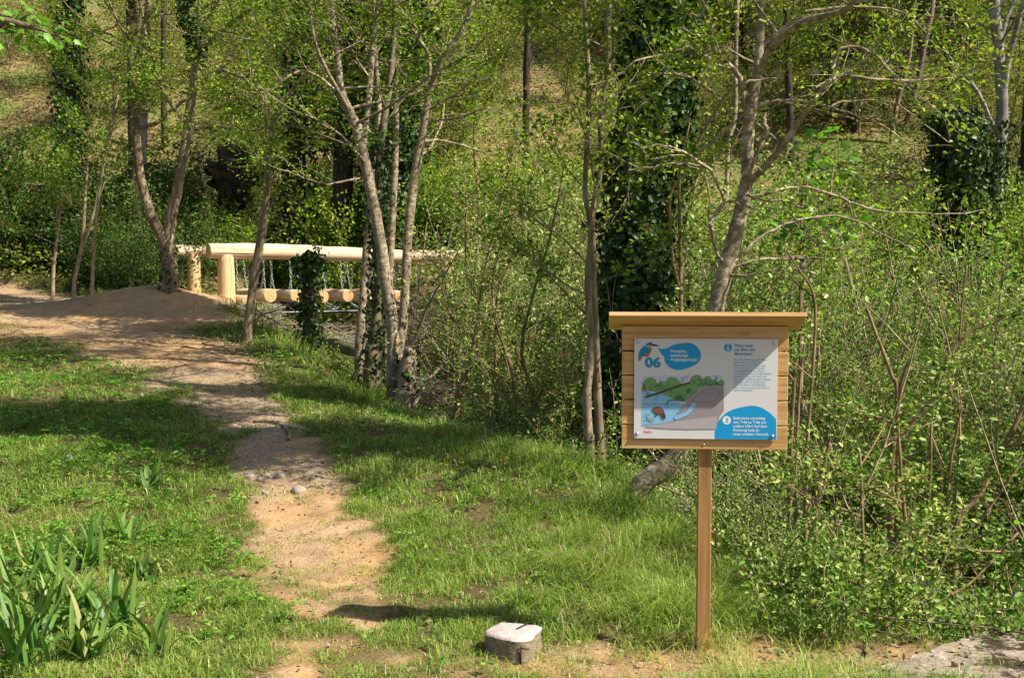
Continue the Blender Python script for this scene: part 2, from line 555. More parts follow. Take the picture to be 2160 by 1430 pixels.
dirt = ramp(t, n_m, [(.3, (.25, .145, .065)), (.5, (.40, .235, .105)), (.7, (.50, .31, .15))])
grit = ramp(t, n_f, [(.3, (.12, .09, .06)), (.5, (.29, .215, .145)), (.7, (.48, .38, .28))])
gm = math_(t, 'ADD', ramp(t, n_c, [(.42, (.45, .45, .45)), (.58, (.0, .0, .0))]), attr(t, 'grit'))
gm.node.use_clamp = True
pathc = mixc(t, gm, dirt, grit)
peb = ramp(t, vor.outputs['Color'], [(.80, (0, 0, 0)), (.83, (1, 1, 1))])
pathc = mixc(t, math_(t, 'MULTIPLY', peb, .5), pathc, (.42, .37, .31))
under = ramp(t, n_f, [(.3, (.035, .035, .012)), (.5, (.09, .075, .028)), (.72, (.24, .165, .075))])
hillc = ramp(t, n_m, [(.3, (.09, .055, .028)), (.5, (.24, .16, .075)), (.7, (.38, .28, .14))])
hillc = mixc(t, ramp(t, noise(t, v, .5, 4, .6), [(.42, (0, 0, 0)), (.62, (1, 1, 1))]), hillc, (.13, .16, .04))
c = mixc(t, hl, under, hillc)
c = mixc(t, pm, c, pathc)
bump = math_(t, 'ADD', n_f, vor.outputs['Distance'])
principled(t, out, c, .95, .1, bump, .4, .010)
tag(mesh_np('ground', np.stack([GX, GY, GZ], -1).reshape(-1, 3), gq, m, smooth=True,
    attrs={'path': gpm.ravel(), 'grit': (.65 * sstep(6.7, 9.8, GY + (fbm(GX, GY, 1.5, 37) - .5) * 1.5) * (1 - sstep(11.5, 13.5, GY)) + .35 * sstep(17, 19, GY)).ravel(), 'hill': sstep(22, 27, GY).ravel()}), kind='structure')

# water ----------------------------------------------------------
m, t, out = newmat('stream water')
v = mapping(t, (1, 1, 1))
n1 = noise(t, v, 9, 4, .6, .6); n2 = noise(t, v, 30, 3, .6)
foam_glint = ramp(t, n1, [(.50, (0, 0, 0)), (.62, (1, 1, 1))])  # foam and whitish glints painted into the water colour
c = mixc(t, foam_glint, (.07, .065, .045), (.42, .43, .42))
principled(t, out, c, .12, .6, math_(t, 'ADD', n1, n2), .8, .03)
sp = np.array(STREAM)
spn = []
for i in range(len(sp) - 1):
    for k in range(8): spn.append(sp[i] * (1 - k / 8) + sp[i + 1] * k / 8)
spn.append(sp[-1]); spn = np.array(spn)
tg = unit(np.gradient(spn[:, :2], axis=0)); nr = np.stack([-tg[:, 1], tg[:, 0]], -1)
Lf = np.column_stack([spn[:, :2] + nr * .5, spn[:, 2]]); Rt = np.column_stack([spn[:, :2] - nr * .5, spn[:, 2]])
V = np.stack([Lf, Rt], 1).reshape(-1, 3)
i = np.arange(len(spn) - 1) * 2
tag(mesh_np('stream_water', V, np.stack([i, i + 1, i + 3, i + 2], -1), m), kind='structure')

# ------------------------------------------------------------------ SIGN
k_ = 4.73 / F
bx, by_, _ = P(1484, 1380, 4.73)
BZ = P(1484, 1380, 4.73)[2]
sign = thing('info_sign', (bx, by_, BZ), 'wooden information sign on a single square post with a white and blue nature trail panel', 'sign', rz=-R(4.8))
SA = R(4.8)
def sloc(px, py, yl):
    """board coordinates of a photo position on the plane local y = yl"""
    a, b = (px - 1080) / F, (715 - py) / F
    dv = np.array((a, cp + b * sp_, -sp_ + b * cp)); o = np.array((0, 0, CAMZ)) - np.array((bx, by_, BZ))
    ax = np.array((math.cos(SA), -math.sin(SA), 0)); ay = np.array((math.sin(SA), math.cos(SA), 0))
    t_ = (yl - o @ ay) / (dv @ ay)
    q = o + dv * t_
    return q @ ax, q[2]
def sx(px, yl=-.016): return float(sloc(px, 820, yl)[0])
def sz(py, yl=-.016): return float(sloc(1487, py, yl)[1])
def chamfer_box(name, c, h, mat, parent, bev=.002, rot=None):
    bpyme = bpy.data.meshes.new(name)
    import bmesh
    bm = bmesh.new()
    bmesh.ops.create_cube(bm, size=1)
    bmesh.ops.scale(bm, vec=(2 * h[0], 2 * h[1], 2 * h[2]), verts=bm.verts)
    bmesh.ops.bevel(bm, geom=list(bm.edges), offset=bev, segments=1, affect='EDGES')
    bm.to_mesh(bpyme); bm.free()
    bpyme.materials.append(mat)
    o = bpy.data.objects.new(name, bpyme)
    o.location = c
    if rot: o.rotation_euler = rot
    link(o, parent)
    return o
FRONT = -.012                                  # local y of the plank fronts
PT = .022
prs = [(688, 739.5), (742.5, 791.5), (794, 843), (846, 895.5), (898.5, 948)]
for i, (a, b) in enumerate(prs):
    x0, x1 = sx(1311.5), sx(1662.5)
    chamfer_box('plank', ((x0 + x1) / 2 + (rs.random() - .5) * .002, FRONT + PT / 2 + (rs.random() - .5) * .001, (sz(a) + sz(b)) / 2), ((x1 - x0) / 2, PT / 2, (sz(a) - sz(b)) / 2), M['sign_wood'], sign)
chamfer_box('post', (0, FRONT + PT + .03, (sz(700) - .25) / 2), (.0285, .0285, (sz(700) + .25) / 2), M['sign_post'], sign, .003)
sl = R(18.5)
rd, rt = .205, .018
# roof: underside meets plank tops, front edge overhangs .12
zc = sz(686); overh = .12
cy = FRONT - overh + rd / 2 * math.cos(sl); czz = zc + overh * math.tan(sl) - rd / 2 * math.sin(sl) + rt / 2 / math.cos(sl)
rx0, rx1 = sx(1283.5, FRONT - overh), sx(1700.5, FRONT - overh)
chamfer_box('roof_board', ((rx0 + rx1) / 2, cy, czz), ((rx1 - rx0) / 2, rd / 2, rt / 2), M['sign_wood'], sign, .002, (-sl, 0, 0))
# panel
py0 = FRONT - .009
x0, x1, z0, z1 = sx(1337.5), sx(1639.5), sz(925.5), sz(714.5)
panel = chamfer_box('panel', ((x0 + x1) / 2, py0 + .002, (z0 + z1) / 2), ((x1 - x0) / 2, .002, (z1 - z0) / 2), M['white'], sign, .0004)
pc = Vector(((x0 + x1) / 2, py0 + .002, (z0 + z1) / 2))
def flat(name, polys, layer, mats):
    """flat printed shapes; polys = list of (points px, material index)"""
    V, T, MI = [], [], []
    for pts, mi in polys:
        q = [Vector((sx(a), 0, sz(b))) for a, b in pts]
        tr = tessellate_polygon([q])
        o = len(V)
        zz = layer * .00025 + mi * 0
        V += [(p.x - pc.x, py0 - .0003 - zz - pc.y, p.z - pc.z) for p in q]
        for a, b, c_ in tr:
            n = (q[b] - q[a]).cross(q[c_] - q[a])
            T.append((o + a, o + b, o + c_) if n.y < 0 else (o + a, o + c_, o + b))
            MI.append(mi)
    return mesh_np(name, V, T, mats, panel, midx=MI)
def multi(name, groups, mats, layer0):
    """several overlapping printed shapes stacked in print order in one mesh"""
    V, T, MI = [], [], []
    for li, (pts, mi) in enumerate(groups):
        q = [Vector((sx(a), 0, sz(b))) for a, b in pts]
        tr = tessellate_polygon([q]); o = len(V)
        y = py0 - .0003 - (layer0 + li * .12) * .00025 - pc.y
        V += [(p.x - pc.x, y, p.z - pc.z) for p in q]
        for a, b, c_ in tr:
            n = (q[b] - q[a]).cross(q[c_] - q[a])
            T.append((o + a, o + b, o + c_) if n.y < 0 else (o + a, o + c_, o + b)); MI.append(mi)
    return mesh_np(name, V, T, mats, panel, midx=MI)
def curve_pts(pts, sub=6, closed=True):
    p = np.array(pts, float); n = len(p); out = []
    for i in range(n if closed else n - 1):
        p0, p1, p2, p3 = (p[(i - 1) % n], p[i], p[(i + 1) % n], p[(i + 2) % n]) if closed else (p[max(i - 1, 0)], p[i], p[i + 1], p[min(i + 2, n - 1)])
        for j in range(sub):
            tt = j / sub
            out.append(.5 * (2 * p1 + (p2 - p0) * tt + (2 * p0 - 5 * p1 + 4 * p2 - p3) * tt ** 2 + (3 * p1 - p0 - 3 * p2 + p3) * tt ** 3))
    if not closed: out.append(p[-1])
    return [tuple(x) for x in out]
def stroke(pts, wd, sub=4):
    p = np.array(curve_pts(pts, sub, False)); tg = unit(np.gradient(p, axis=0)); nr = np.stack([-tg[:, 1], tg[:, 0]], -1)
    w_ = np.broadcast_to(np.asarray(wd, float), (len(p),)) if np.ndim(wd) == 0 else np.interp(np.linspace(0, 1, len(p)), np.linspace(0, 1, len(wd)), wd)
    return [tuple(x) for x in (p + nr * w_[:, None] / 2)] + [tuple(x) for x in (p - nr * w_[:, None] / 2)[::-1]]
def disc(cx, cy_, r, n=28): return [(cx + r * math.cos(2 * math.pi * i / n), cy_ + r * math.sin(2 * math.pi * i / n)) for i in range(n)]
def A(u, v): return (1320 + u / 11.917, 700 + v / 11.917)          # close-up of the upper left
def B(u, v): return (1330 + u / 6.545, 780 + v / 6.545)            # close-up of the drawing
def CC(pts, f): return [f(*p) for p in pts]
def pm_(name, c, r=.45): return flat_mat(name, c, r)
bubble = CC([(808, 412), (905, 432), (1040, 410)], A) + CC(curve_pts([(1040, 410), (1160, 340), (1350, 290), (1550, 276), (1700, 310), (1820, 415), (1878, 560), (1860, 690), (1790, 790), (1640, 875), (1450, 940), (1280, 960), (1130, 915), (1030, 830), (975, 740), (955, 630)], 4, False), A) + CC([(955, 630), (880, 545), (835, 475)], A)
flat('speech_bubble', [(bubble, 0)], 1, [M['blue']])
dome = curve_pts([B(1172, 946), B(1168, 860), B(1190, 760), B(1250, 660), B(1360, 565), B(1530, 508), B(1690, 488), B(1800, 510), B(1900, 565), B(1965, 620), B(2012, 668)], 4, False) + [(1638.8, 925.2), B(1172, 950)]
flat('blue_dome', [(dome, 0)], 1, [M['blue']])
flat('info_badge', [(disc(1534.5, 732.8, 8.3), 0)], 1, [M['blue']])
multi('info_letter', [(disc(1534.6, 728.3, 1.35, 12), 0), ([(1532.6, 731.2), (1535.9, 731.2), (1535.9, 736.4), (1537.2, 736.4), (1537.2, 738), (1532.2, 738), (1532.2, 736.4), (1533.3, 736.4), (1533.3, 732.8), (1532.6, 732.8)], 0)], [M['wtext']], 3)
flat('runner_badge', [(disc(1533.2, 885.3, 8.8), 0)], 3, [M['wtext']])
multi('runner_symbol', [(disc(1535.6, 880.2, 1.3, 12), 0), (stroke([(1534.6, 882.2), (1533.4, 885.6), (1535.6, 888), (1534.6, 891.3)], 1.5), 0),
    (stroke([(1533.4, 885.8), (1531.4, 888.6), (1528.6, 889.2)], 1.3), 0), (stroke([(1530.2, 882.6), (1532.6, 882), (1535, 883.2), (1538, 885)], 1.2), 0)], [M['bluetext']], 4)
# kingfisher
KM = [pm_('kingfisher blue', (.008, .26, .46)), pm_('kingfisher orange', (.62, .10, .03)), pm_('drawing dark line', (.03, .03, .035)), M['white'], pm_('kingfisher green', (.015, .30, .33)), pm_('kingfisher head', (.02, .20, .42))]
body_o = CC(curve_pts([(640, 395), (632, 470), (600, 545), (545, 610), (470, 622), (420, 615), (380, 690), (345, 728), (322, 715), (350, 640), (430, 560), (540, 480), (590, 400)], 3), A)
wing = CC(curve_pts([(505, 365), (575, 385), (598, 440), (570, 505), (500, 570), (425, 610), (385, 650), (345, 690), (322, 680), (315, 600), (335, 510), (385, 430), (440, 380)], 3), A)
tail = CC([(320, 560), (345, 640), (362, 660), (350, 705), (332, 712), (318, 690), (312, 610)], A)
head = CC(curve_pts([(490, 350), (520, 300), (575, 278), (635, 282), (672, 310), (664, 345), (600, 340), (540, 352)], 3), A)
cheek = CC([(575, 350), (650, 340), (655, 378), (600, 382)], A)
throat = CC([(600, 380), (650, 370), (640, 405), (605, 402)], A)
neck = CC([(500, 348), (560, 350), (570, 378), (515, 368)], A)
beak = CC([(668, 312), (740, 322), (852, 348), (845, 358), (740, 362), (662, 356)], A)
kf = [(stroke([A(*p) for p in [(640, 395), (632, 470), (600, 545), (545, 610), (470, 622), (420, 615), (380, 690), (345, 728), (322, 715), (315, 600), (335, 510), (385, 430), (440, 380), (505, 340), (575, 276), (640, 280), (672, 310)]], .9, 3), 2), (body_o, 1), (wing, 0), (tail, 4), (head, 5), (cheek, 1), (throat, 3), (neck, 3), (beak, 2),
      (stroke([A(600, 400), A(590, 480), A(500, 565), A(380, 615)], .55), 2), (stroke([A(380, 470), A(470, 450), A(560, 430)], .4), 2), (stroke([A(350, 590), A(450, 540), A(540, 500)], .4), 2), (disc(*A(645, 322), .8, 10), 2), (stroke([A(510, 612), A(560, 622)], .8), 2)]
multi('kingfisher_drawing', kf, KM, 2)
# beaver lodge picture
BM = [pm_('print sky', (.50, .56, .66)), pm_('print green', (.16, .32, .11)), pm_('print dark green', (.05, .17, .045)), pm_('print water', (.24, .48, .68)), pm_('print earth', (.30, .255, .265)), pm_('print trunk', (.10, .055, .04)), pm_('drawing line', (.06, .05, .06)), pm_('print beaver', (.21, .085, .03)), pm_('print fish', (.33, .34, .24)), pm_('print pale earth', (.42, .37, .38)), pm_('print mid green', (.10, .24, .07))]
il = []
il.append((CC([(170, 80), (1270, 80), (1280, 420), (160, 420)], B), 0))
il.append((CC(curve_pts([(158, 290), (450, 330), (720, 470), (760, 560), (830, 580), (700, 700), (560, 740), (380, 772), (158, 775)], 1), B), 3))
il.append((CC(curve_pts([(150, 300), (170, 200), (215, 125), (290, 108), (350, 140), (365, 190), (420, 155), (470, 170), (500, 125), (560, 100), (640, 118), (685, 180), (760, 190), (815, 170), (830, 110), (890, 70), (950, 72), (1000, 130), (1040, 90), (1090, 90), (1140, 150), (1200, 170), (1250, 125), (1282, 150), (1282, 215), (1100, 215), (950, 250), (870, 330), (780, 420), (720, 440), (600, 410), (470, 350), (300, 300), (200, 295)], 2), B), 1))
r2 = random.Random(3)
for _i in range(46):
    u = r2.uniform(170, 1240)
    vv = r2.uniform(200, 290) if u < 450 else r2.uniform(220, 400) if u < 760 else r2.uniform(130, 215)
    il.append((CC(curve_pts([(u + r2.uniform(5, 20) * math.cos(a), vv + r2.uniform(4, 17) * math.sin(a)) for a in np.linspace(0, 5.3, 6)], 2), B), 10 if _i % 2 else 2))
il.append((CC(curve_pts([(610, 370), (660, 350), (720, 370), (745, 420), (680, 430), (620, 410)], 3), B), 2))
il.append((CC(curve_pts([(770, 280), (800, 250), (835, 270), (820, 320), (780, 325)], 3), B), 2))
il.append((CC(curve_pts([(1282, 208), (1150, 208), (1000, 235), (900, 290), (820, 390), (760, 460), (700, 560), (640, 605), (680, 610), (780, 575), (840, 500), (905, 470), (860, 570), (780, 640), (700, 675), (560, 720), (380, 765), (160, 775), (300, 795), (700, 800), (1000, 800), (1180, 800), (1230, 640), (1290, 560), (1285, 400)], 1), B), 4))
il.append((CC([(200, 790), (700, 700), (1000, 660), (1200, 640), (1185, 806), (800, 818), (400, 806)], B), 9))
il.append((CC(curve_pts([(840, 455), (905, 462), (915, 485), (860, 565), (790, 630), (700, 668), (620, 690), (610, 640), (680, 606), (760, 575), (820, 500)], 2), B), 3))
il.append((stroke([B(*p) for p in [(160, 762), (300, 756), (400, 752), (560, 718), (700, 668), (790, 626), (860, 560), (915, 485), (970, 440), (1090, 440), (1180, 410), (1235, 320), (1190, 275), (1100, 265), (980, 305), (880, 390), (840, 460), (780, 560), (700, 600), (640, 605)]], .55), 6))
il.append((stroke([B(1240, 315), B(1150, 318), B(1060, 340)], .45), 6))
il.append((stroke([B(640, 604), B(700, 545), B(740, 450), B(820, 380), B(900, 285)], .5), 6))
il.append((stroke([B(160, 474), B(420, 476), B(720, 482)], .5), 6))
il.append((stroke([B(205, 382), B(400, 318), B(640, 232), B(825, 172)], [4.6, 4.4, 4.2, 3.4]), 5))
for ps, wv in (([(240, 355), (190, 250), (155, 175)], 1.2), ([(250, 350), (275, 260), (290, 195)], .9), ([(330, 205), (410, 230), (470, 275)], 1.3), ([(395, 345), (355, 390), (322, 420)], .9), ([(740, 430), (620, 415), (515, 425)], 2.0), ([(530, 425), (500, 465), (465, 490)], .8), ([(515, 440), (512, 520)], .8), ([(405, 110), (418, 200)], .6), ([(695, 100), (715, 180)], .7), ([(740, 85), (725, 170)], .6), ([(740, 120), (815, 62)], .6), ([(1180, 130), (1150, 65)], .8), ([(1180, 130), (1210, 65)], .8), ([(1040, 190), (1020, 110)], 1.0), ([(1180, 190), (1175, 130), (1200, 110)], 1.6), ([(930, 125), (965, 160)], 1.2), ([(960, 195), (1280, 200)], 1.4)):
    il.append((stroke([B(*p) for p in ps], wv), 6 if wv < 1.3 else 2))
il.append((CC(curve_pts([(303, 545), (330, 520), (400, 512), (445, 545), (470, 595), (488, 650), (475, 684), (440, 668), (410, 615), (350, 605), (318, 575)], 3), B), 6))
il.append((CC(curve_pts([(312, 548), (345, 527), (400, 520), (438, 552), (452, 598), (415, 608), (350, 597), (324, 572)], 3), B), 7))
il.append((CC([(350, 605), (380, 615), (378, 640), (345, 645)], B), 5))
for u, vv, q in ((275, 690, 1.0), (240, 628, .55)):
    il.append((CC(curve_pts([(u - 35 * q, vv - 8 * q), (u + 10 * q, vv - 14 * q), (u + 60 * q, vv + 22 * q), (u + 10 * q, vv + 16 * q)], 3), B), 8))
    il.append((stroke([B(u - 35 * q, vv - 8 * q), B(u + 10 * q, vv - 15 * q), B(u + 60 * q, vv + 22 * q)], .6), 6))
    il.append((CC([(u - 30 * q, vv - 6 * q), (u - 68 * q, vv - 28 * q), (u - 55 * q, vv - 2 * q), (u - 66 * q, vv + 14 * q)], B), 6))
multi('beaver_lodge_picture', il, BM, 1)

def text_block(name, lines, box, mat, layer, bold=.0, spacing=1.0):
    """lettering fitted into a box given by photo x0, x1, ytop, ybottom"""
    cu = bpy.data.curves.new(name, 'FONT')
    cu.body = '\n'.join(lines)
    cu.size = 1
    cu.offset = bold
    cu.space_line = spacing
    cu.resolution_u = 3
    tmp = bpy.data.objects.new('tmp', cu)
    COL.objects.link(tmp)
    bpy.context.view_layer.update()
    me = bpy.data.meshes.new_from_object(tmp.evaluated_get(bpy.context.evaluated_depsgraph_get()))
    bpy.data.objects.remove(tmp); bpy.data.curves.remove(cu)
    n = len(me.vertices); c_ = np.empty(n * 3, np.float32); me.vertices.foreach_get('co', c_); c_ = c_.reshape(-1, 3)
    lo, hi = c_.min(0), c_.max(0)
    X0, X1, Y0, Y1 = sx(box[0]), sx(box[1]), sz(box[3]), sz(box[2])
    u = (c_[:, 0] - lo[0]) / (hi[0] - lo[0]); vv = (c_[:, 1] - lo[1]) / (hi[1] - lo[1])
    q = np.stack([X0 + u * (X1 - X0) - pc.x, np.full(n, py0 - .0003 - layer * .00025 - pc.y), Y0 + vv * (Y1 - Y0) - pc.z], -1)
    me.vertices.foreach_set('co', q.astype(np.float32).ravel())
    me.name = name
    me.materials.clear(); me.materials.append(mat)
    me.update()
    return link(bpy.data.objects.new(name, me), panel)
text_block('number', ['06'], (1359.5, 1393.6, 753, 776), M['bluetext'], 3, .045)
text_block('bubble_lettering', ['Vorsicht,', 'wackelige', 'Angelegenheit!'], (1413, 1470.8, 737.6, 763.3), M['wtext'], 3, .012, .97)
text_block('question_lettering', ['Wieso staut', 'der Biber den', 'Mederbach?'], (1548, 1591.8, 725, 748.6), M['bluetext'], 3, .012, .97)
text_block('info_lettering', ['Mit dem Damm sorgt der Biber', 'dafür, dass der Eingang zum', 'Bau immer unter Wasser liegt.', 'So schützt er ihn vor Feinden', 'wie beispielsweise dem Fuchs.', 'Der Biberbau bietet der Biberfamilie', 'zusätzlich Schutz vor Hitze und', 'Kälte. Hier schläft die ganze Familie,', 'und junge Biber wachsen darin', 'auf. Oft siehst du den Biberbau', 'nicht, da er sich unter der Erde im', 'Uferbord befindet.'], (1547.5, 1628, 755.5, 823.5), M['palebluetext'], 3, .0)
text_block('task_lettering', ['Balanciere vorsichtig', 'von Tritt zu Tritt ans', 'andere Ufer! Auf dem', 'Rückweg hast du', 'einen zweiten Versuch.'], (1546.5, 1622.5, 877.5, 917), M['wtext'], 3, .012, .98)
text_block('maker_lettering', ['PanEco'], (1358.5, 1376, 908.5, 914), M['red'], 3, .02)
for (a, b) in ((1344.8, 721.5), (1632, 722.5), (1344.2, 916), (1630, 917.8)):
    mb = MB()
    mb.tube([(0, 0, 0), (0, -.003, 0), (0, -.0046, 0)], [.0075, .0072, .0045], 14)
    mb.box((0, -.0050, 0), (.0045, .0006, .0008))
    o = mb.build('screw', M['steel'], panel)
    o.location = (sx(a) - pc.x, py0 - pc.y - .0004, sz(b) - pc.z)
mb = MB(); mb.tube([(0, 0, 0), (0, -.002, 0), (0, -.003, 0)], [.006, .0055, .003], 12)
for (a, b) in ((1486, 699), (1486, 938)):
    o = mb.build('plank_screw', M['steel'], sign) if a and b == 699 else link(bpy.data.objects.new('plank_screw', o.data), sign)
    o.location = (sx(a), FRONT - .0005, sz(b)); o.scale = (.7, 1, .7)

# ------------------------------------------------------------------ BRIDGE
d2 = np.array((.814, .58)); p2 = np.array((-.58, .814)); A0 = np.array((-5.33, 20.0))
def bp(tt, ww, z): q = A0 + d2 * tt + p2 * ww; return (q[0], q[1], z)
bridge = thing('wobbly_log_bridge', (A0[0], A0[1], 1.1), 'peeled log suspension bridge with thick handrail logs and hanging log steps across the stream', 'bridge')
BO = (A0[0], A0[1], 1.1)
def yz(tt, ww, py):
    q = A0 + d2 * tt + p2 * ww
    return P(0, py, q[1])[2]
def peel(pts, rad, name, mat, sides=18, parent=bridge):
    mb = MB()
    pp, rr = smooth_path(pts, rad, 4)
    rr = rr * (1 + rng.normal(size=len(rr)) * .018)
    mb.tube(pp, rr, sides, True, 0, 1, .012)
    # flat end faces with a rounded edge
    return mb.build(name, [mat, M['endgrain']], parent, True, BO)
def log_obj(pts, rad, name, ax):
    """a log modelled along its own local axis so the grain follows it"""
    p0, p1 = np.array(pts[0]), np.array(pts[-1])
    pts = np.array(pts)
    dirv = Vector(p1 - p0).normalized()
    q = dirv.to_track_quat('X' if ax == 'x' else 'Z', 'Z' if ax == 'x' else 'Y')
    Mi = np.array(q.to_matrix().transposed())
    loc = (pts - p0) @ Mi.T
    pp, rr = smooth_path(loc, rad, 4)
    k = len(pp)
    rr = rr * (1 + rng.normal(size=k) * .015)
    # rounded rims
    e0 = pp[0] + (pp[1] - pp[0]) * .08; e1 = pp[-1] + (pp[-2] - pp[-1]) * .08
    pp = np.vstack([pp[0], e0, pp[1:-1], e1, pp[-1]]); rr = np.concatenate([[rr[0] * .93], [rr[0]], rr[1:-1], [rr[-1]], [rr[-1] * .93]])
    rr = rr * (1 + .03 * np.sin(np.arange(len(rr)) * 2.1 + rs.random() * 6)); mb = MB(); mb.tube(pp, rr, 16, True, 0, 1, .028)
    o = mb.build(name, [M['rail'] if ax == 'x' else M['rail_post'], M['endgrain']], bridge, True)
    me = o.data
    caps = np.zeros(len(me.polygons), np.int32); me.polygons.foreach_get('material_index', caps)
    me.polygons.foreach_set('use_smooth', caps == 0)
    o.rotation_euler = q.to_euler()
    o.location = p0 - np.array(BO)
    return o
def rail_pts(ts, ww, pys, off=0):
    return [bp(tt, ww, yz(tt, ww, py)) for tt, py in zip(ts, pys)]
log_obj(rail_pts([0, 1.3, 2.6, 3.9, 4.6, 5.35], 0, [529.5, 531, 536, 541, 540, 538]), [.138, .142, .13, .125, .115, .095], 'handrail', 'x')
log_obj(rail_pts([-.09, 1.5, 3, 5.3], 1.45, [530, 532, 538, 544]), [.118, .12, .11, .09], 'handrail', 'x')
for (tt, ww, r0, r1, ptop, zb, ln) in ((.326, 0, .165, .135, 541, 1.0, 0), (.266, 1.45, .135, .115, 541, 1.0, 0), (4.97, 0, .10, .115, 546, .75, -.06), (4.87, 1.45, .085, .08, 552, .75, .0)):
    zt = yz(tt, ww, ptop)
    a = np.array(bp(tt + ln, ww, zb)); b = np.array(bp(tt, ww, zt + .03))
    log_obj([a, a * .6 + b * .4, b], [r0, (r0 + r1) / 2 * 1.03, r1], 'post', 'z')
step_ts = [1.15, 1.7, 2.25, 2.8, 3.35, 3.9, 4.42]
def chain(pts, name='chain', lk=.07):
    pts, _ = smooth_path(pts, [0] * len(pts), 6)
    sl_ = np.r_[0, np.cumsum(np.linalg.norm(np.diff(pts, axis=0), axis=1))]
    n = max(2, int(sl_[-1] / lk))
    mb = MB()
    for i in range(n):
        s0, s1 = i * sl_[-1] / n, (i + 1) * sl_[-1] / n
        a = np.array([np.interp(s0, sl_, pts[:, j]) for j in range(3)]); b = np.array([np.interp(s1, sl_, pts[:, j]) for j in range(3)])
        t_ = unit(b - a); u = unit(np.cross(t_, (0.3, 1, .1))); v_ = np.cross(t_, u)
        if i % 2: u = v_
        c0 = (a + b) / 2; hl_ = np.linalg.norm(b - a) * .62
        ang = np.linspace(0, 2 * math.pi, 9)
        ring = c0 + np.cos(ang)[:, None] * hl_ * t_ + np.sin(ang)[:, None] * .016 * u
        mb.tube(ring, [.0045] * 9, 4, False)
    return mb.build(name, M['galv'], bridge, True, BO)
for i, tt in enumerate(step_ts):
    zt = yz(tt, .15, 625 + (i % 3 - 1) * 1.0) 
    sk = (rs.random() - .5) * .10
    r_ = .115 + rs.random() * .012
    log_obj([bp(tt + sk, .08, zt), bp(tt, .7, zt + .012), bp(tt - sk, 1.36, zt)], [r_, r_, r_ * .96], 'step_log', 'x')
    for ww, rw in ((.22, 0), (1.25, 1.45)):
        for s in (-.1, .1):
            zr = yz(tt, rw, 541)
            chain([bp(tt + s * .7, rw + (.05 if rw == 0 else -.05), zr - .03), bp(tt + s * .8, (ww + rw) / 2, (zr + zt) / 2), bp(tt + s, ww, zt + .02)])
    if i < len(step_ts) - 1:
        tn = step_ts[i + 1]
        for ww in (.2, 1.25):
            chain([bp(tt + .05, ww, zt - .10), bp((tt + tn) / 2, ww, zt - .24), bp(tn - .05, ww, zt - .10)], 'chain')
# sleepers and end logs
for tt, zz in ((.62, 1.17), (4.85, 1.13)):
    log_obj([bp(tt, -.32 if tt < 1 else .1, zz), bp(tt, .6, zz), bp(tt, 1.75, zz)], [.13, .125, .12], 'sleeper_log', 'x')
log_obj([bp(.85, 1.5, 1.27), bp(1.3, 1.42, 1.27), bp(2.0, 1.4, 1.25)], [.09, .09, .085], 'edge_log', 'x')

# abutments, pipes
def rough_block(name, c, h, rz, mat, label, cat, sub=7, amp=.02):
    import bmesh
    bm = bmesh.new(); bmesh.ops.create_cube(bm, size=2)
    bmesh.ops.subdivide_edges(bm, edges=list(bm.edges), cuts=sub, use_grid_fill=True)
    for v_ in bm.verts:
        q = v_.co.copy()
        f = 1 - .04 * (abs(q.x) > .95) * (abs(q.y) > .95) - .03 * (abs(q.z) > .95)
        v_.co = Vector((q.x * h[0] * f, q.y * h[1] * f, q.z * h[2])) + Vector((rs.uniform(-amp, amp), rs.uniform(-amp, amp), rs.uniform(-amp, amp) * .6))
    me = bpy.data.meshes.new(name); bm.to_mesh(me); bm.free(); me.materials.append(mat)
    o = bpy.data.objects.new(name, me); o.location = c; o.rotation_euler = (0, 0, rz)
    return tag(link(o), label, cat)
ang = math.atan2(d2[1], d2[0])
q = bp(.45, .35, .86); rough_block('abutment', q, (.50, 1.45, .29), ang, M['abutment'], 'grey concrete block carrying the near left end of the log bridge', 'abutment')
q = bp(5.35, .4, .86); rough_block('abutment', q, (.45, 1.2, .30), ang, M['abutment'], 'shaded concrete block under the far right end of the log bridge', 'abutment')
mb = MB()
for off in (0, .09):
    pp, rr = smooth_path([bp(.3, -.15 - off, 1.0 - off * .3), bp(2, -.1 - off, .975), bp(3.6, -.1 - off, .985), bp(5.3, -.12 - off, 1.0)], [.035] * 4, 6)
    mb.tube(pp, rr, 8)
tag(mb.build('water_pipe', M['pipe'], None, True), 'pair of black pipes spanning the stream just under the log bridge', 'pipe')

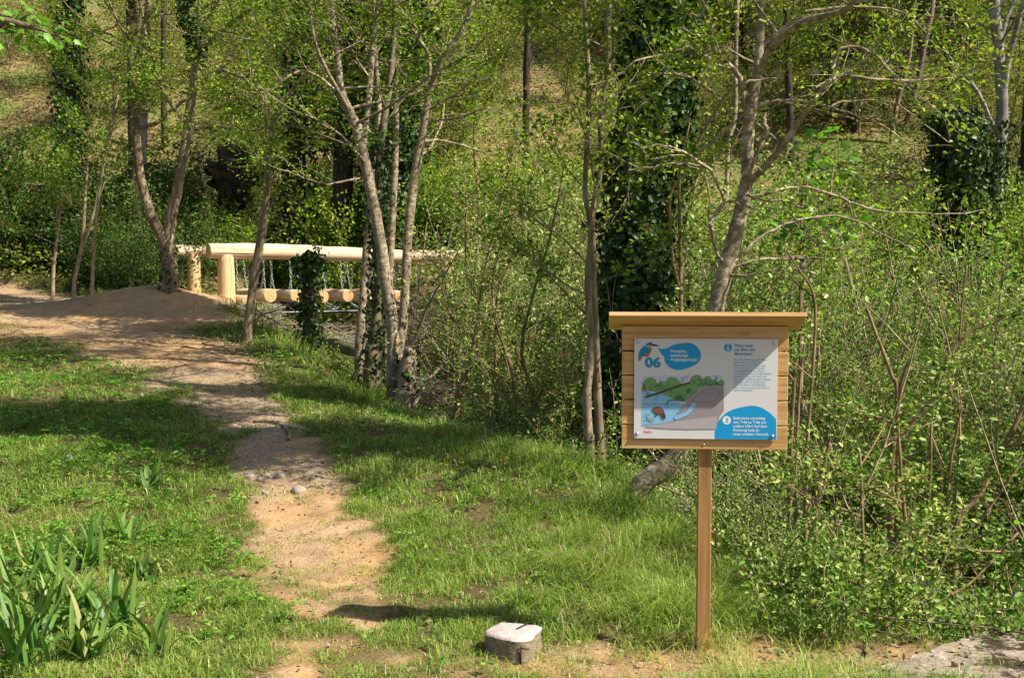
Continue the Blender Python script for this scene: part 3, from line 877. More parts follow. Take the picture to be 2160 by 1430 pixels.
#TREES
# ------------------------------------------------------------------ growing things
def rvec(r=1.0): return np.array((rs.gauss(0, r), rs.gauss(0, r), rs.gauss(0, r)))
def grow(mb, nodes, p, d, L, r, lev, up=.06, wob=.22, kids=(3, 5), ang=(.6, 1.1), flat=.0, node_gap=.12, kl=(.35, .6), sides=None, t0=.25):
    n = max(3, min(9, int(L / .16) + 2))
    pts = [np.asarray(p, float)]; dd = np.asarray(d, float) / np.linalg.norm(d)
    for i in range(n):
        dd = dd + rvec(wob) * .5 + np.array((0, 0, up))
        dd /= np.linalg.norm(dd)
        pts.append(pts[-1] + dd * L / n)
    pts = np.array(pts)
    rad = np.linspace(r, max(r * .35, .0018), n + 1)
    mb.tube(pts, rad, sides or (8 if r > .04 else 5 if r > .012 else 3), False)
    if lev <= 1:
        k = max(1, int(L / node_gap))
        for i in range(k + 1):
            tt = (.2 + .8 * i / k) * n if k else n
            a = min(int(tt), n - 1); f = tt - a
            nodes.append((pts[a] * (1 - f) + pts[a + 1] * f, pts[a + 1] - pts[a]))
    if lev > 0:
        c = rs.randint(*kids)
        for i in range(c):
            tt = (t0 + (1 - t0) * (i + rs.random() * .8) / c) * n
            a = min(int(tt), n - 1); f = tt - a
            q = pts[a] * (1 - f) + pts[a + 1] * f
            tg_ = unit(pts[a + 1] - pts[a])
            ax = np.cross(tg_, rvec()); ax /= np.linalg.norm(ax) + 1e-9
            if flat:
                ax = ax * (1 - flat) + np.array((0, 0, 1.0)) * rs.choice((-1, 1)) * flat
                ax /= np.linalg.norm(ax)
            th = rs.uniform(*ang)
            nd = tg_ * math.cos(th) + np.cross(ax, tg_) * math.sin(th)
            grow(mb, nodes, q, nd, L * rs.uniform(*kl) * (1.15 - .5 * tt / n), r * (.62 - .25 * tt / n), lev - 1, up, wob, kids, ang, flat, node_gap, kl)

def crown_from(nodes, name, k, spread, size, mat, parent, off, flat=.6, six=False, droop=.15, ratio=.6):
    if not nodes: return None
    N = np.array([a for a, b in nodes]); D = np.array([b for a, b in nodes])
    pos, d, n = node_leaves(N, D, k, spread, flat)
    L = rng.uniform(.65, 1.25, len(pos)) * size
    return leaves_obj(name, pos, d, n, L, L * ratio, mat, parent, six, off=off, droop=droop)

def pxpath(spec):
    """[(x, y, D, width px)] -> points and radii"""
    return [P(x, y, D) for x, y, D, w_ in spec], [w_ / 2 / F * D for x, y, D, w_ in spec]

def along(pts, rad, s0, s1, n):
    pp = np.array(pts); L = np.r_[0, np.cumsum(np.linalg.norm(np.diff(pp, axis=0), axis=1))]
    out = []
    for i in range(n):
        s = L[-1] * (s0 + (s1 - s0) * (i + rs.random()) / n)
        q = np.array([np.interp(s, L, pp[:, j]) for j in range(3)])
        out.append((q, np.interp(s, L, rad), ))
    return out

def ivy_on(pts, rad, parent, off, n, grow_r=.05, size=.055, s0=0, s1=1, name='ivy'):
    pp, rr = smooth_path(pts, rad, 6)
    L = np.r_[0, np.cumsum(np.linalg.norm(np.diff(pp, axis=0), axis=1))]
    s = rng.uniform(s0, s1, n) * L[-1]
    q = np.stack([np.interp(s, L, pp[:, j]) for j in range(3)], -1); r = np.interp(s, L, rr)
    t = unit(np.stack([np.interp(s, L, np.gradient(pp[:, j], L)) for j in range(3)], -1))
    a = rng.uniform(0, 2 * math.pi, n)
    u = unit(np.cross(t, np.array((.2, 1, 0.1)))); v = np.cross(t, u)
    o = np.cos(a)[:, None] * u + np.sin(a)[:, None] * v
    bulge = vnoise(a * 2.2, s, 2.0, 77) * 1.3 + .1
    ex = grow_r * bulge * rng.uniform(.35, 1.1, n)
    pos = q + o * (r + ex)[:, None]
    nrm = unit(o + rng.normal(size=(n, 3)) * .45)
    d = unit(np.cross(nrm, rng.normal(size=(n, 3))) + np.array((0, 0, -.5)))
    Ls = rng.uniform(.6, 1.25, n) * size
    return leaves_obj(name, pos, d, nrm, Ls, Ls * .85, M['ivy'], parent, True, off=off, droop=.1)

def tree(name, label, cat, stems, bark, leafmat=None, sprays=(), branches=(), ivy=None, leaf=.05, k=5, spread=.07, group=None, flat=.6, lump=.04, cutends=False, six=False, tsides=10):
    """stems: pixel paths; sprays: (stem index, count, s0, s1, length, up) random leafy side branches; branches: explicit pixel paths"""
    stems = [list(q) for q in stems]
    base = P(stems[0][0][0], stems[0][0][1], stems[0][0][2])
    gb_ = gz1(base[0], base[1])
    drop = max(0.0, base[2] - gb_) + .12
    base = (base[0], base[1], base[2] - drop)
    th = thing(name, base, label, cat, group)
    mb = MB(); nodes = []
    S_ = []
    for si_, sp_x in enumerate(stems):
        pts, rad = pxpath(sp_x)
        q0 = pts[0]
        if abs(q0[2] - drop - base[2]) < .45 and np.hypot(q0[0] - base[0], q0[1] - base[1]) < .7:
            pts = [(q0[0] - (pts[1][0] - q0[0]) * .2, q0[1], gz1(q0[0], q0[1]) - .12)] + pts if q0[2] - gz1(q0[0], q0[1]) > .15 else pts
            if len(pts) > len(rad): rad = [rad[0] * 1.25] + rad
        pp, rr = smooth_path(pts, rad, 5)
        wob = rr[:, None] * rng.normal(size=(len(pp), 3)) * .05
        pp = pp + wob
        mb.tube(pp, rr, tsides if rr.max() > .03 else 6, True, lump=lump)
        S_.append((pp, rr))
    for br in branches:
        leafy = br[-1] if isinstance(br[-1], (int, float)) else 0
        sp_x = br[:-1] if isinstance(br[-1], (int, float)) else br
        pts, rad = pxpath(sp_x)
        pp, rr = smooth_path(pts, rad, 5)
        pp = pp + rng.normal(size=pp.shape) * .0035 * sp_x[0][2] / 8
        mb.tube(pp, np.maximum(rr, .003), 6, False)
        for q, r in along(pp, rr, .25, 1, int(leafy)):
            d = unit(pp[-1] - pp[0]) * .7 + rvec(.6)
            grow(mb, nodes, q, d, rs.uniform(.35, .8), max(r * .5, .004), 1, .04, .25, (2, 4))
    for (si, cnt, s0, s1, LL, up) in sprays:
        pp, rr = S_[si]
        for q, r in along(pp, rr, s0, s1, cnt):
            az = rs.uniform(0, 2 * math.pi)
            el = rs.uniform(.05, .8)
            d = np.array((math.cos(az) * math.cos(el), math.sin(az) * math.cos(el), math.sin(el)))
            grow(mb, nodes, q, d, LL * rs.uniform(.6, 1.2), min(max(r * .35, .007), .03), 2, up, .2, (3, 5), (.5, 1.0), .75, .13)
    mb.build('trunk', bark, th, True, base)
    if leafmat and nodes: crown_from(nodes, 'crown', k, spread, leaf, leafmat, th, base, flat, six)
    if ivy:
        for (si, n, gr, sz_, s0, s1) in ivy:
            pp, rr = S_[si]
            ivy_on(pp[::5], rr[::5], th, base, n, gr, sz_, s0, s1)
    return th

SP = M['leaf_spring']
# tree behind the sign --------------------------------------------------
D0 = 7.6
tree('leaning_tree', 'grey leaning tree with long bare crooked branches rising directly behind the sign', 'tree',
     [[(1335, 1075, D0, 62), (1352, 1025, D0, 50), (1440, 940, D0 - .05, 42), (1495, 760, D0, 38), (1512, 640, D0, 34), (1532, 560, D0, 33), (1560, 460, D0, 32), (1574, 390, D0, 28), (1578, 300, D0, 25), (1584, 235, D0, 24), (1598, 150, D0, 20), (1604, 60, D0, 17), (1603, -40, D0, 15), (1600, -400, D0, 11), (1590, -700, D0, 6)],
      [(1598, 160, D0, 16), (1632, 95, D0 - .2, 18), (1700, 45, D0 - .5, 15), (1810, -5, D0 - .8, 10), (1900, -250, D0 - 1, 11), (1950, -500, D0 - 1.2, 6)],
      [(1574, 390, D0, 14), (1625, 340, D0 - .2, 15), (1680, 265, D0 - .4, 14), (1715, 215, D0 - .6, 13), (1750, 170, D0 - .7, 10)]],
     M['bark_grey'], SP,
     sprays=[(0, 10, .72, 1, 1.5, .05), (1, 8, .35, 1, 1.4, .05), (0, 3, .5, .66, .6, .05)],
     branches=[[(1756, 168, D0 - .7, 8), (1760, 130, D0 - .7, 8), (1775, 103, D0 - .7, 7.5), (1810, 100, D0 - .7, 7), (1850, 120, D0 - .8, 6), (1880, 155, D0 - .9, 4), 3],
               [(1756, 168, D0 - .7, 9), (1800, 160, D0 - .7, 6), (1880, 170, D0 - .6, 6), (1960, 168, D0 - .6, 5), (2010, 165, D0 - .5, 3), 5],
               [(1720, 185, D0 - .6, 5), (1790, 150, D0 - .5, 5), (1830, 125, D0 - .5, 4), 2],
               [(1640, 300, D0 - .2, 4), (1590, 240, D0, 4), (1655, 213, D0 - .2, 6), (1740, 225, D0 - .3, 5), (1860, 265, D0 - .3, 4), (1920, 305, D0 - .3, 3), (2010, 306, D0 - .4, 2), 2],
               [(1590, 235, D0, 8), (1620, 215, D0, 7), (1680, 222, D0, 6), (1750, 240, D0 - .2, 6), (1800, 250, D0 - .2, 4), 1],
               [(1740, 235, D0 - .2, 5), (1775, 215, D0 - .1, 6), (1850, 212, D0 - .1, 4), (1900, 225, D0 - .1, 3), (2000, 300, D0 - .1, 2), 2],
               [(1585, 420, D0, 10), (1620, 408, D0, 7), (1690, 395, D0 + .1, 6.5), (1760, 412, D0 + .2, 6), (1850, 445, D0 + .3, 5), (2000, 452, D0 + .4, 3), (2080, 442, D0 + .5, 2.5), 3],
               [(1575, 413, D0 - .1, 6), (1615, 422, D0 - .3, 5.5), (1650, 424, D0 - .3, 5), (1695, 438, D0 - .4, 4), 1],
               [(1545, 565, D0, 8), (1600, 548, D0, 7), (1690, 545, D0 + .2, 6), (1730, 545, D0 + .2, 5), (1745, 540, D0 + .2, 4), 1],
               [(1530, 578, D0, 8), (1575, 582, D0 - .1, 7), (1640, 568, D0 - .2, 6), (1700, 572, D0 - .2, 5), (1725, 582, D0 - .2, 4), 2],
               [(1545, 555, D0, 8), (1620, 490, D0 + .1, 6), (1700, 460, D0 + .3, 5), (1790, 460, D0 + .4, 4.5), (1870, 500, D0 + .5, 4), (1930, 525, D0 + .6, 2.5), 4],
               [(1528, 560, D0, 9), (1510, 530, D0 - .1, 8), (1500, 480, D0 - .2, 8), (1500, 470, D0 - .2, 8), (1528, 427, D0 - .1, 7), (1560, 430, D0 - .1, 6), (1592, 442, D0 - .2, 4), 0],
               [(1528, 427, D0 - .1, 8), (1505, 370, D0 - .2, 7), (1470, 340, D0 - .3, 7), (1420, 312, D0 - .4, 5), (1380, 308, D0 - .4, 5), (1345, 315, D0 - .4, 3), 2],
               [(1490, 353, D0 - .2, 6), (1430, 346, D0 - .3, 5.5), (1380, 352, D0 - .3, 5), (1325, 360, D0 - .3, 4), 1],
               [(1496, 470, D0 - .2, 5), (1494, 400, D0 - .2, 5), (1475, 360, D0 - .2, 4), (1450, 350, D0 - .2, 4), 0],
               [(1578, 400, D0 - .05, 8), (1580, 370, D0 - .2, 8), (1598, 320, D0 - .3, 8), (1618, 280, D0 - .3, 9), (1613, 262, D0 - .3, 10), (1612, 240, D0 - .3, 9), 0],
               [(1574, 240, D0, 7), (1560, 165, D0, 12), (1530, 130, D0 - .1, 10), (1505, 100, D0 - .2, 9), (1500, 50, D0 - .2, 8), (1480, 0, D0 - .3, 7), (1450, -60, D0 - .4, 5), 8],
               [(1505, 102, D0 - .2, 6), (1460, 98, D0 - .2, 5), (1400, 115, D0 - .2, 5), (1340, 130, D0 - .3, 5), (1300, 165, D0 - .3, 4), (1240, 180, D0 - .4, 3), 4],
               [(1580, 235, D0, 6), (1470, 320, D0 + .1, 6), (1520, 215, D0, 6), (1555, 180, D0 - .1, 6), (1600, 168, D0 - .1, 4), (1650, 165, D0 - .1, 3), 2],
               [(1518, 215, D0, 6), (1490, 185, D0 - .1, 6), (1450, 162, D0 - .2, 6), (1430, 157, D0 - .2, 5), (1370, 155, D0 - .3, 3), 3],
               [(1430, 158, D0 - .2, 4), (1390, 195, D0 - .2, 4), (1345, 230, D0 - .2, 3), (1320, 275, D0 - .2, 2), 2],
               [(1590, 120, D0, 10), (1650, 60, D0 + .3, 8), (1720, 30, D0 + .4, 6), (1830, 0, D0 + .5, 4), 6],
               [(1700, 25, D0 - .4, 6), (1790, 15, D0 - .4, 6), (1900, 25, D0 - .4, 4), (1960, 75, D0 - .4, 3), 5],
               [(1640, 70, D0 - .2, 6), (1590, 0, D0 - .2, 5), (1560, -80, D0 - .2, 4), 4]],
     leaf=.036, k=5, spread=.05, six=True)
# large ivy tree left of the sign
tree('ivy_clad_tree', 'massive dark trunk smothered in ivy, just left of the sign', 'tree',
     [[(1322, 965, 10, 78), (1335, 850, 10, 70), (1340, 700, 10, 64), (1345, 500, 10, 62), (1368, 300, 10, 58), (1395, 130, 10, 54), (1420, -30, 10, 50), (1450, -400, 10, 40), (1470, -800, 10, 25)]],
     M['bark_dark'], SP, sprays=[(0, 6, .5, 1, 1.8, .02)], ivy=[(0, 15000, .24, .07, .0, .75)], leaf=.055, k=4, spread=.07)
# dark thin twin stems
tree('twin_stem_tree', 'pair of thin dark upright stems with leafy twigs between the stream and the ivy trunk', 'tree',
     [[(1246, 985, 8.9, 22), (1238, 850, 8.9, 19), (1247, 720, 8.9, 16), (1240, 600, 8.9, 14), (1246, 480, 8.9, 11), (1234, 400, 8.9, 11), (1242, 200, 8.9, 10), (1232, 0, 8.9, 9), (1215, -350, 8.9, 8)],
      [(1268, 985, 9.1, 22), (1260, 800, 9.1, 17), (1254, 600, 9.1, 12), (1250, 450, 9.1, 11), (1268, 350, 9.1, 11), (1266, 250, 9.1, 11), (1282, 150, 9.1, 12), (1285, -30, 9.1, 16), (1310, -400, 9.1, 9)]],
     M['bark_brown'], SP, sprays=[(0, 17, .25, 1, 1.1, .05), (1, 15, .3, 1, 1.3, .05)], leaf=.05, k=4, spread=.06)
# mid group by the bridge
tree('slender_tree', 'grey trunk leaning left, left half of the narrow V before the bridge', 'tree',
     [[(830, 775, 12.6, 30), (828, 700, 12.6, 26), (815, 600, 12.6, 25), (795, 470, 12.6, 24), (773, 360, 12.6, 23), (750, 265, 12.6, 22), (722, 200, 12.6, 16), (712, 120, 12.6, 13), (700, 20, 12.6, 11), (690, -150, 12.6, 9), (670, -400, 12.6, 5)],
      [(765, 330, 12.6, 14), (775, 240, 12.7, 13), (785, 120, 12.9, 12), (800, -30, 13, 10), (815, -300, 13, 6)],
      [(740, 240, 12.6, 10), (690, 150, 12.4, 9), (665, 90, 12.3, 8), (650, 0, 12.2, 7), (645, -100, 12.2, 5)]],
     M['bark_grey'], SP, sprays=[(0, 15, .42, 1, 1.7, .03), (1, 9, .2, 1, 1.6, .03), (2, 8, .2, 1, 1.3, .03)],
     branches=[[(725, 205, 12.6, 7), (640, 150, 12.4, 5), (560, 195, 12.2, 4), (500, 192, 12.1, 3), 7], [(765, 375, 12.6, 6), (690, 388, 12.3, 4), (630, 370, 12.1, 4), (600, 360, 12, 3), 3]], leaf=.044, k=5)
tree('slender_tree', 'pale trunk leaning right, right half of the narrow V before the bridge', 'tree',
     [[(838, 772, 13, 22), (848, 690, 13, 20), (855, 600, 13, 19), (862, 480, 13, 20), (875, 370, 13, 19), (892, 280, 13, 17), (908, 190, 13, 14), (930, 130, 12.9, 13), (985, 45, 12.8, 11), (1010, -80, 12.8, 8), (1050, -350, 12.8, 5)],
      [(905, 200, 13, 9), (905, 120, 13.1, 9), (880, 80, 13.1, 8), (860, 30, 13.1, 7), (875, -60, 13.1, 6), (885, -300, 13, 4)]],
     M['bark_grey'], SP, sprays=[(0, 13, .42, 1, 1.6, .03), (1, 8, .1, 1, 1.5, .03)],
     branches=[[(930, 150, 12.9, 9), (965, 130, 12.7, 8), (1005, 100, 12.6, 6), (1040, 60, 12.5, 3), 4], [(905, 255, 13, 6), (960, 250, 12.8, 4), (1020, 230, 12.7, 3), (1075, 245, 12.6, 2), 5], [(880, 60, 13, 6), (830, 30, 13, 5), (790, 10, 13, 3), 3]], leaf=.042, k=5)
tree('slender_tree', 'short pale trunk with dappled bark standing beside the mossy fallen log before the bridge', 'tree',
     [[(758, 730, 13.8, 20), (765, 640, 13.8, 17), (772, 540, 13.8, 16), (778, 470, 13.8, 14), (785, 380, 13.8, 13), (800, 250, 13.9, 11), (790, 60, 14, 9), (800, -200, 14, 6)]],
     M['bark_grey'], SP, sprays=[(0, 11, .5, 1, 1.4, .03)], leaf=.05, k=4)
tree('ivy_draped_tree', 'dark trunk with ivy climbing it, tucked between the pale trunks in front of the bridge', 'tree',
     [[(785, 755, 13.4, 34), (792, 700, 13.4, 26), (800, 600, 13.4, 23), (795, 480, 13.4, 20), (805, 300, 13.5, 17), (830, 100, 13.6, 13), (840, -200, 13.6, 8)]],
     M['bark_moss'], SP, sprays=[(0, 12, .5, 1, 1.5, .03)], ivy=[(0, 900, .10, .065, 0, .55)], leaf=.05, k=4)
tree('slender_tree', 'thin dark double stem crossing in front of the left half of the handrail', 'tree',
     [[(522, 695, 15.2, 20), (528, 640, 15.2, 18), (542, 560, 15.2, 16), (556, 480, 15.2, 14), (566, 380, 15.2, 12), (570, 300, 15.2, 11), (585, 240, 15.2, 10), (625, 180, 15.1, 8), (680, 100, 15, 6), (700, 0, 15, 5)],
      [(520, 695, 15.3, 12), (530, 600, 15.4, 10), (548, 480, 15.5, 9), (562, 330, 15.6, 7), (560, 200, 15.6, 5)]],
     M['bark_brown'], SP, sprays=[(0, 14, .5, 1, 1.6, .02), (1, 7, .4, 1, 1.2, .02)], leaf=.06, k=4)
tree('forked_tree', 'tall tree forking low into a wide Y at the left end of the log bridge', 'tree',
     [[(358, 625, 19.2, 38), (358, 570, 19.2, 33), (352, 520, 19.2, 30), (318, 450, 19.2, 21), (298, 380, 19.2, 19), (288, 300, 19.2, 18), (285, 220, 19.2, 17), (278, 150, 19.2, 15), (275, 100, 19.1, 14), (290, 65, 19, 11), (300, 0, 19, 9), (280, -200, 19, 7)],
      [(352, 525, 19.2, 26), (362, 460, 19.2, 24), (378, 380, 19.2, 22), (392, 300, 19.2, 21), (402, 220, 19.2, 20), (412, 150, 19.2, 18), (415, 80, 19.2, 16), (395, 20, 19.2, 13), (380, -200, 19.2, 9)]],
     M['bark_brown'], SP,
     sprays=[(0, 10, .55, 1, 2.4, .02), (1, 12, .55, 1, 2.5, .02)],
     branches=[[(385, 250, 19.2, 11), (350, 205, 19, 9), (335, 160, 18.9, 8), (312, 90, 18.8, 7), (292, 0, 18.8, 6), 2],
               [(298, 270, 19.2, 10), (325, 262, 19.2, 9), (355, 238, 19.2, 8), (390, 210, 19.2, 7), 0], [(296, 232, 19.2, 7), (320, 225, 19.3, 6), (350, 195, 19.3, 5), 1],
               [(283, 90, 19.2, 7), (262, 70, 19.1, 6), (240, 30, 19, 5), (225, -10, 19, 4), 2],
               [(420, 105, 19.2, 16), (455, 75, 19, 13), (500, 40, 18.8, 9), (560, 0, 18.6, 6), 8], [(425, 60, 19.2, 10), (445, 30, 19, 8), (460, -10, 19, 6), 3],
               [(425, 170, 19.2, 11), (470, 150, 18.9, 8), (520, 160, 18.7, 6), (600, 90, 18.4, 5), (640, 50, 18.2, 3), 9],
               [(430, 165, 19.2, 7), (480, 135, 19.1, 5), (505, 85, 19, 4), (515, 30, 19, 3), 4],
               [(410, 275, 19.2, 7), (460, 268, 18.8, 5), (530, 275, 18.5, 4), (570, 265, 18.3, 3), 8], [(400, 200, 19.2, 5), (330, 175, 19, 4), (280, 190, 18.8, 3), 6]],
     ivy=[(1, 700, .12, .08, .55, .8), (0, 150, .05, .06, 0, .12)], leaf=.060, k=6, spread=.09)
# ivy wrapped stump
tree('ivy_stump', 'short broken stump wrapped in ivy standing before the middle of the handrail', 'stump',
     [[(655, 722, 15.3, 40), (655, 670, 15.3, 32), (653, 600, 15.3, 29), (651, 545, 15.3, 28), (650, 537, 15.3, 22)]], M['bark_dark'], None,
     ivy=[(0, 900, .08, .06, 0, .85), (0, 450, .15, .065, .85, 1)])
# right hand side trees
tree('birch_tree', 'pale grey trunk forking high with bare twigs at the right edge of the wood', 'tree',
     [[(2068, 625, 21, 26), (2082, 560, 21, 25), (2098, 470, 21, 26), (2106, 360, 21, 25), (2114, 260, 21, 25), (2112, 170, 21, 24), (2104, 80, 21, 22), (2098, 0, 21, 20), (2090, -300, 21, 12)],
      [(2114, 200, 21, 16), (2128, 120, 20.8, 14), (2150, 40, 20.6, 11), (2170, -60, 20.5, 8)], [(2108, 110, 21, 11), (2120, 50, 21, 9), (2140, 0, 21, 7), (2150, -60, 21, 5)]],
     M['bark_birch'], SP, sprays=[(0, 6, .5, 1, 1.8, .04)],
     branches=[[(2095, 270, 21, 10), (2070, 210, 20.8, 9), (2045, 170, 20.7, 8), (2010, 130, 20.6, 6), (1990, 100, 20.6, 4), 1], [(2095, 262, 21, 7), (2040, 240, 20.8, 5), (1990, 215, 20.7, 4), 1], [(2120, 290, 21, 6), (2160, 260, 20.8, 5), 0], [(2045, 172, 20.7, 5), (2055, 130, 20.6, 4), (2058, 90, 20.6, 3), 1]],
     ivy=[(0, 700, .14, .08, 0.1, .4)], leaf=.06, k=3)
tree('dark_trunk_tree', 'dark leaning trunk in the far right corner behind the pale birch', 'tree',
     [[(2108, 615, 23, 30), (2128, 540, 23, 26), (2142, 450, 23, 25), (2158, 360, 23, 24), (2168, 250, 23, 22), (2175, 0, 23, 18), (2180, -300, 23, 12)]], M['bark_dark'], SP, sprays=[(0, 6, .5, 1, 2, .03)], leaf=.06, k=3)
tree('ivy_column_tree', 'thick dark column of ivy left of the pale birch', 'tree',
     [[(2040, 560, 20.5, 30), (2036, 440, 20.5, 30), (2026, 340, 20.5, 26), (2014, 265, 20.5, 20), (2010, 235, 20.5, 8)]], M['bark_dark'], None, ivy=[(0, 8500, .50, .095, .1, 1)])
tree('ivy_column_tree', 'slim ivy covered trunk on the brown slope in the upper left corner', 'tree',
     [[(150, 300, 27, 22), (150, 200, 27, 22), (148, 100, 27, 20), (148, 0, 27, 20), (150, -300, 27, 16)]], M['bark_dark'], SP, sprays=[(0, 4, .6, 1, 2.4, .02)], ivy=[(0, 4200, .34, .11, 0, 1)], leaf=.08)
tree('ivy_column_tree', 'broad ivy mass around a dark trunk behind the pale V shaped trunks', 'tree',
     [[(815, 480, 25, 40), (820, 350, 25, 40), (835, 200, 25, 36), (850, 60, 25, 34), (860, -100, 25, 30), (870, -400, 25, 20)]], M['bark_dark'], SP, sprays=[(0, 10, .3, 1, 2.6, .02)], ivy=[(0, 9500, .62, .12, .05, 1)], leaf=.09)
tree('ivy_column_tree', 'dark trunk with hanging ivy above the middle of the handrail', 'tree',
     [[(720, 485, 25.5, 44), (722, 380, 25.5, 44), (735, 200, 25.5, 38), (740, 0, 25.5, 34), (740, -300, 25.5, 26)]], M['bark_dark'], SP, sprays=[(0, 9, .3, 1, 2.4, .0)], ivy=[(0, 3600, .36, .10, .35, 1)], leaf=.09)
tree('dark_trunk_tree', 'dark stout trunk in deep shade between the handrail stem and the ivy mass', 'tree',
     [[(622, 450, 26, 50), (620, 350, 26, 50), (628, 200, 26, 40), (640, 0, 26, 34), (640, -300, 26, 26)]], M['bark_dark'], SP, sprays=[(0, 10, .35, 1, 2.6, .0)], ivy=[(0, 2800, .40, .11, 0.05, 1)], leaf=.09)
tree('pine_tree', 'pinkish bare pine trunk on the slope behind the forked tree', 'tree',
     [[(292, 500, 27, 20), (296, 400, 27, 22), (300, 250, 27.5, 24), (302, 120, 27.5, 23), (304, 0, 27.5, 22), (306, -400, 27.5, 16)]], M['bark_pine'], SP, sprays=[(0, 6, .5, 1, 2.4, .02)], leaf=.09)
# low coppice stump with shoots
tree('coppice_stump', 'low coppiced stump with a fan of thin shoots before the far bridge end', 'stump',
     [[(858, 800, 12.4, 44), (862, 762, 12.4, 34), (866, 735, 12.4, 26)]], M['deadwood'], M['leaf_thicket'],
     branches=[[(858, 735, 12.4, 6), (875, 660, 12.3, 4.5), (890, 560, 12.2, 3), (900, 470, 12.2, 2), 2], [(868, 730, 12.4, 8), (905, 640, 12.2, 6), (945, 570, 12, 4), (985, 500, 11.9, 2), 2], [(872, 730, 12.4, 5), (910, 680, 12.5, 3), (960, 640, 12.5, 2), 2], [(875, 725, 12.4, 5), (915, 610, 12.4, 3.5), (960, 540, 12.5, 2), 2]],
     leaf=.04, k=2, ivy=[(0, 150, .08, .06, 0, 1)], lump=.12)
# thin multi-stemmed saplings in the middle
for lab, st, nl in (('crooked dark sapling with two stems beside the coppiced stump', [[(965, 850, 11.6, 14), (985, 780, 11.6, 11), (1005, 700, 11.6, 9), (1012, 640, 11.6, 8), (1025, 560, 11.6, 6), (1060, 420, 11.6, 5), (1085, 300, 11.6, 3)], [(1012, 640, 11.6, 6), (990, 590, 11.5, 5), (982, 520, 11.5, 4), (985, 420, 11.5, 3)], [(1040, 860, 11.6, 12), (1022, 780, 11.6, 9), (1008, 740, 11.6, 8), (1012, 640, 11.6, 7)]], 12),
                    ('lighter sapling with crossing stems above the glint of water', [[(1095, 880, 11.2, 12), (1082, 790, 11.2, 10), (1060, 720, 11.2, 9), (1040, 640, 11.2, 7), (1045, 560, 11.2, 6), (1075, 450, 11.2, 4), (1090, 330, 11.2, 3)], [(1045, 800, 11.3, 8), (1046, 700, 11.3, 7), (1050, 620, 11.3, 6), (1080, 540, 11.3, 5), (1120, 400, 11.3, 3), (1150, 250, 11.3, 3)]], 12),
                    ('straight thin sapling half way between the stream glint and the twin stems', [[(1130, 850, 10.6, 9), (1100, 740, 10.6, 7), (1130, 600, 10.6, 6), (1160, 500, 10.6, 5), (1190, 350, 10.6, 3)]], 9),
                    ('thin sapling rising just behind the far end of the handrail', [[(990, 690, 16, 8), (1005, 560, 16, 7), (1010, 430, 16, 6), (1000, 300, 16, 5), (1010, 150, 16, 3)]], 9),
                    ('pair of thin bare stems between the ivy trunk and the leaning tree', [[(1435, 1000, 9, 11), (1437, 850, 9, 10), (1436, 620, 9, 9), (1434, 480, 9, 8), (1434, 360, 9, 5), (1455, 260, 9, 3)], [(1437, 620, 9, 8), (1418, 540, 9, 8), (1412, 440, 9, 7), (1418, 400, 9, 6), (1432, 380, 9, 4)]], 7)):
    tree('sapling', lab, 'sapling', st, M['stem_cut'], M['leaf_thicket'], sprays=[(i, max(nl // 2, 4), .35, 1, .55, .06) for i in range(len(st))], leaf=.034, k=2, spread=.05, group='saplings along the stream')
for lab, st in (('bare leaning sapling nearest the path at the far left', [[(112, 585, 19.5, 8), (118, 520, 19.5, 7), (128, 440, 19.5, 5), (140, 340, 19.5, 3)]]),
                ('forked pale sapling in the group left of the forked tree', [[(158, 590, 19, 9), (172, 520, 19, 8), (178, 450, 19, 7), (182, 380, 19, 5), (190, 280, 19, 3)], [(172, 525, 19, 7), (195, 460, 19, 6), (215, 360, 19, 5), (235, 280, 19, 4), (240, 150, 19, 3)]]),
                ('straight grey sapling on the right of the pale group left of the forked tree', [[(195, 603, 18.6, 8), (198, 520, 18.6, 7), (206, 430, 18.6, 6), (222, 330, 18.6, 5), (250, 200, 18.6, 3)]])):
    tree('sapling', lab, 'sapling', st, M['stem'], M['leaf_spring'], sprays=[(i, 8, .4, 1, 1.2, .05) for i in range(len(st))], leaf=.06, k=4, group='saplings in the shade on the left')

# ------------------------------------------------------------------ shrubs: one of each kind, then copies
def shrub(label, nst, H, lean, leafmat, leaf, k, group, stem='stem', kids=(4, 6), lev=1, six=False, name='shrub', gap=.09, flat=.35, r0=.008, spread=.035, kl=(.22, .42)):
    th = thing(name, (0, -60, 0), label, 'shrub', group)
    mb = MB(); nodes = []
    for i in range(nst):
        az = rs.uniform(0, 2 * math.pi); rr = rs.uniform(0, .22)
        d = (math.cos(az) * lean * rs.random() + rs.gauss(0, .08), math.sin(az) * lean * rs.random() + rs.gauss(0, .08), 1)
        grow(mb, nodes, (rr * math.cos(az), rr * math.sin(az), -.08), d, H * rs.uniform(.55, 1.1), r0 * rs.uniform(.6, 1.2), lev, .02, .16, kids, (.5, 1.2), 0, gap, kl, t0=.08)
    mb.build('stems', M[stem], th, True)
    crown_from(nodes, 'crown', k, spread, leaf, leafmat, th, (0, 0, 0), flat, six)
    return th
protos = {}
GT = 'shrubs of the thicket along the stream'
LT = 'leafy shrub of thin stems in the sunny thicket by the stream'
LT2 = 'low leafy bush at the front edge of the thicket beside the sign post'
M['leaf_thicket2'] = leaf_mat('broad thicket leaves', [(0, (.05, .15, .012)), (.5, (.13, .30, .02)), (1, (.26, .45, .05))], .36, .5, .25)
